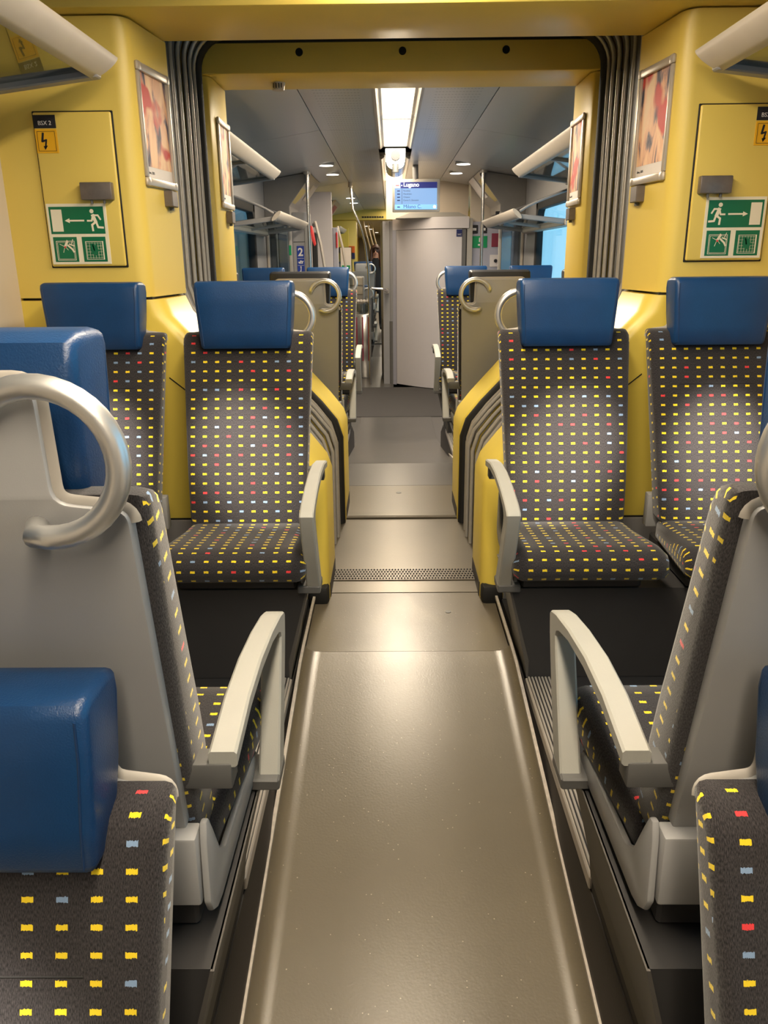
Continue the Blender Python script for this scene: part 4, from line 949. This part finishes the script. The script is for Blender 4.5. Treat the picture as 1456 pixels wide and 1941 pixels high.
b = B(); b.cyl((XL + .099, YS - .0068, Z1 - .062), (XL + .099, YS - .005, Z1 - .062), .006, 10); b.done('stop_dot', E_WHT, ds, 0)
# loudspeaker housing at the end of the lamp
t = thing('ceiling_camera', 'grey housing with dark round lens below the end of the ceiling light', 'camera', (.0, 8.0, 2.2))
b = B(); b.prism([(-.095, 2.257), (-.090, 2.14)] + [(-.085 * math.cos(a), 2.13 - .06 * math.sin(a)) for a in [k * PI / 10 for k in range(11)]] + [(.090, 2.14), (.095, 2.257)], 'y', 7.64, 8.30, .006, 1); b.done('housing', M_STEEL, t)
b = B(); b.cyl((0, 7.60, 2.19), (0, 7.63, 2.19), .042, 20); b.done('lens', M_INK, t)
b = B(); b.cyl((0, 7.615, 2.12), (0, 7.615, 2.05), .03, 14); b.done('lens_stem', M_BRACK, t)

# ceiling downlights
for x, y, lab in ((-.70, 8.70, 'left vestibule downlight, nearer one'), (-.70, 9.62, 'left vestibule downlight, farther one'), (.70, 8.70, 'right vestibule downlight, nearer one'), (.70, 9.62, 'right vestibule downlight, farther one'),
                  (-.68, 13.4, 'distant downlight left of the corridor, nearer one'), (-.68, 14.6, 'distant downlight left of the corridor, farther one'), (-.74, 25, 'very distant downlight past the second yellow portal, nearest of three'), (-.69, 28, 'very distant downlight past the second yellow portal, middle of three'), (-.58, 32.5, 'most distant downlight of the far coach')):
    z = ceil_z(x)
    t = thing('downlight', 'round ' + lab, 'light', (x, y, z))
    b = B(); b.cyl((x, y, z + .008), (x, y, z - .008), .085, 24); b.done('lamp_ring', M_FRAME, t)
    b = B(); b.cyl((x, y, z - .006), (x, y, z - .011), .07, 24); b.done('lamp_lens', E_SPOT, t)
    spot('downlight_beam', (x, y, z - .02), (x, y, 0), 22, 120, 1.0)

# ------------------------------------------------------------------ far end: second portal, cabinet, bin, person
b = B(); b.box(-1.4, 1.4, 17.0, 17.5, 2.05, 2.30, .01, 1); bt = b.done('trim_3', M_YEL, None, 40, None, 'structure')
b = B()
for k in range(9): b.box(-.62 + k * .05, -.585 + k * .05, 16.985, 17.0, 2.09, 2.12)
b.done('lettering_marks', M_INK, bt, 0)
w3 = struct('wall_far_left'); b = B(); b.box(-1.4, -.74, 17.0, 17.5, -.05, 2.05, .03, 2); b.done('yellow_pillar', M_YEL, w3)
w4 = struct('wall_far_right'); b = B(); b.box(.74, 1.4, 17.0, 17.5, -.05, 2.05, .03, 2); b.done('yellow_pillar', M_YEL, w4)
b = B(); b.box(-1.12, -.98, 16.97, 17.0, 1.42, 1.52, .004, 1); b.done('lock_cover', M_LOCK, w3)
b = B(); b.box(-1.36, -.90, 16.985, 17.0, 1.25, 1.9, .01, 1); b.done('hatch_panel', M_YELD, w3)
rack(-1, 14.6, 16.6, 1.82, 'distant luggage rack in front of the second yellow portal')
t = thing('amber_sign', 'small orange and navy sign on the far yellow pillar', 'sign', (-.8, 16.9, 1.4))
b = B(); b.box(-.90, -.78, 16.975, 16.999, 1.42, 1.55, .002, 1); b.done('orange_half', plain('orange_sticker', (.75, .12, .01), .4), t)
b = B(); b.box(-.90, -.78, 16.975, 16.999, 1.30, 1.415, .002, 1); b.done('navy_half', M_NAVY, t)
t = thing('equipment_cabinet', 'grey cabinet with two drawer fronts beside the corridor', 'cabinet', (-.6, 12.45, -.35))
b = B(); b.box(-1.0, -.46, 12.3, 12.8, -.35, 1.05, .01, 1); b.done('cabinet_body', M_GREY, t)
for zz in (.93, .80): 
    b = B(); b.box(-.99, -.47, 12.285, 12.30, zz, zz + .11, .004, 1); b.done('drawer_front', M_SHELLE, t)
for k, (xa, ya) in enumerate(((-.72, 21.0), (-.66, 23.0), (-.60, 26.0))):
    t = thing('handrail', ('nearest', 'middle', 'farthest')[k] + ' of three slanted beige rails in the far coach', 'handrail', (xa, ya, -.03), 'slanted rails in the far coach')
    b = B(); b.tube([(xa, ya, 2.23), (xa + .01, ya, 2.10), (xa + .16, ya, 1.55), (xa + .20, ya, 1.1), (xa + .20, ya, -.03)], .02, 8); b.done('rail_tube', M_FRAME, t)
t = thing('waste_bin', 'steel bin with painted red reflection stripes and clear bowl on top', 'bin', (-.44, 11.6, -.35))
b = B(); b.box(-.56, -.34, 11.5, 11.75, -.35, .56, .015, 2); b.done('bin_body', M_STEEL, t)
for k in range(3):
    b = B(); b.box(-.55 + k * .085, -.53 + k * .085, 11.492, 11.5, -.1, .52); b.done('reflection_stripe', M_CRIM, t)  # stripes imitate a reflection, put in as colour
b = B(); b.tube([(-.45, 11.56, .56), (-.45, 11.56, .60), (-.45, 11.56, .66), (-.45, 11.56, .70)], [.05, .085, .10, .10], 16); b.done('clear_bowl', M_PGLASS, t)
for k in range(4):
    b = B(); b.ball((-.515 + k * .045, 11.56, .735), .026); b.done('white_roll', M_PAPER, t)
# standing person, mostly hidden by the seat and the cabin
def person(x, y, z0):
    t = thing('person', 'standing person with long brown hair in black clothes beyond the distant seats', 'person', (x, y, z0))
    bm = bmesh.new(); sk = bm.verts.layers.skin.verify()
    J = {'pel': ((0, 0, .92), (.15, .11)), 'sp': ((0, .01, 1.12), (.135, .10)), 'ch': ((0, .01, 1.32), (.155, .105)), 'nk': ((0, .005, 1.44), (.055, .055)), 'hd0': ((0, -.01, 1.54), (.075, .085)), 'hd1': ((0, -.015, 1.63), (.06, .07))}
    for s in (-1, 1):
        J.update({'sh%d' % s: ((s * .165, .01, 1.37), (.055, .055)), 'el%d' % s: ((s * .205, .03, 1.10), (.042, .042)), 'wr%d' % s: ((s * .20, -.06, .88), (.028, .03)), 'ha%d' % s: ((s * .195, -.085, .80), (.03, .018)),
                  'hp%d' % s: ((s * .09, 0, .86), (.095, .095)), 'kn%d' % s: ((s * .095, -.02, .48), (.058, .06)), 'an%d' % s: ((s * .095, .01, .09), (.04, .045)), 'to%d' % s: ((s * .10, -.14, .03), (.04, .03))})
    V = {}
    for k, (p, r) in J.items():
        v = bm.verts.new(p); v[sk].radius = r; V[k] = v
    V['pel'][sk].use_root = True
    E = [('pel', 'sp'), ('sp', 'ch'), ('ch', 'nk'), ('nk', 'hd0'), ('hd0', 'hd1')]
    for s in (-1, 1): E += [('ch', 'sh%d' % s), ('sh%d' % s, 'el%d' % s), ('el%d' % s, 'wr%d' % s), ('wr%d' % s, 'ha%d' % s), ('pel', 'hp%d' % s), ('hp%d' % s, 'kn%d' % s), ('kn%d' % s, 'an%d' % s), ('an%d' % s, 'to%d' % s)]
    for a, c in E: bm.edges.new((V[a], V[c]))
    me = bpy.data.meshes.new('body'); bm.to_mesh(me); bm.free(); o = bpy.data.objects.new('body', me); COL.objects.link(o); o.parent = t
    o.modifiers.new('skin', 'SKIN'); sb = o.modifiers.new('smooth', 'SUBSURF'); sb.levels = 2; sb.render_levels = 2
    dg = bpy.context.evaluated_depsgraph_get(); dg.update(); m2 = bpy.data.meshes.new_from_object(o.evaluated_get(dg)); o.modifiers.clear(); o.data = m2
    m2.materials.clear(); m2.materials.append(M_COAT); m2.materials.append(M_SKIN)
    for p in m2.polygons:
        c = p.center; p.material_index = 1 if (c.z > 1.43 or (c.z < .865 and c.z > .74 and abs(c.x) > .16)) else 0; p.use_smooth = True
    b = B(); L0 = Vector((x, y, z0))
    b.ball(L0 + Vector((0, .02, 1.60)), .108, (.92, 1.0, 1.12), 18, 12); b.tube([L0 + Vector((0, .06, 1.62)), L0 + Vector((0, .085, 1.48)), L0 + Vector((0, .09, 1.30))], [.09, .10, .05], 14, True, (.7, 1.1))
    for s in (-1, 1): b.tube([L0 + Vector((s * .07, -.02, 1.66)), L0 + Vector((s * .092, -.03, 1.56)), L0 + Vector((s * .10, -.05, 1.42)), L0 + Vector((s * .095, -.09, 1.27))], [.03, .034, .032, .015], 10)
    b.tube([L0 + Vector((-.06, -.075, 1.64)), L0 + Vector((0, -.092, 1.665)), L0 + Vector((.06, -.075, 1.64))], .026, 10)
    b.done('hair', M_HAIR, t, 80)
    b = B(); b.tube([L0 + Vector((0, -.098, 1.585)), L0 + Vector((0, -.118, 1.555)), L0 + Vector((0, -.098, 1.545))], [.008, .014, .008], 8); b.done('nose', M_SKIN, t)
    for s in (-1, 1):
        b = B(); b.ball(L0 + Vector((s * .030, -.090, 1.585)), .007); b.done('eye', M_INK, t)
        b = B(); b.ball(L0 + Vector((s * .088, -.01, 1.57)), .022, (.5, .8, 1.3)); b.done('ear', M_SKIN, t)
        b = B()
        for k in range(4):
            xx = s * .195 + (k - 1.5) * .017; b.tube([L0 + Vector((xx, -.085, .80)), L0 + Vector((xx, -.10, .755)), L0 + Vector((xx, -.092, .715 + abs(k - 1.5) * .008))], [.009, .009, .007], 8)
        b.tube([L0 + Vector((s * .17, -.09, .83)), L0 + Vector((s * .155, -.115, .79)), L0 + Vector((s * .158, -.12, .765))], [.010, .010, .008], 8); b.done('fingers', M_SKIN, t)
    b = B(); b.box(x - .025, x + .025, y - .099, y - .092, z0 + 1.515, z0 + 1.523, .002, 1); b.done('mouth', M_CRIM, t)
    return t
pr = person(-.335, 16.15, -.052); pr.scale = (.945, .945, .945)
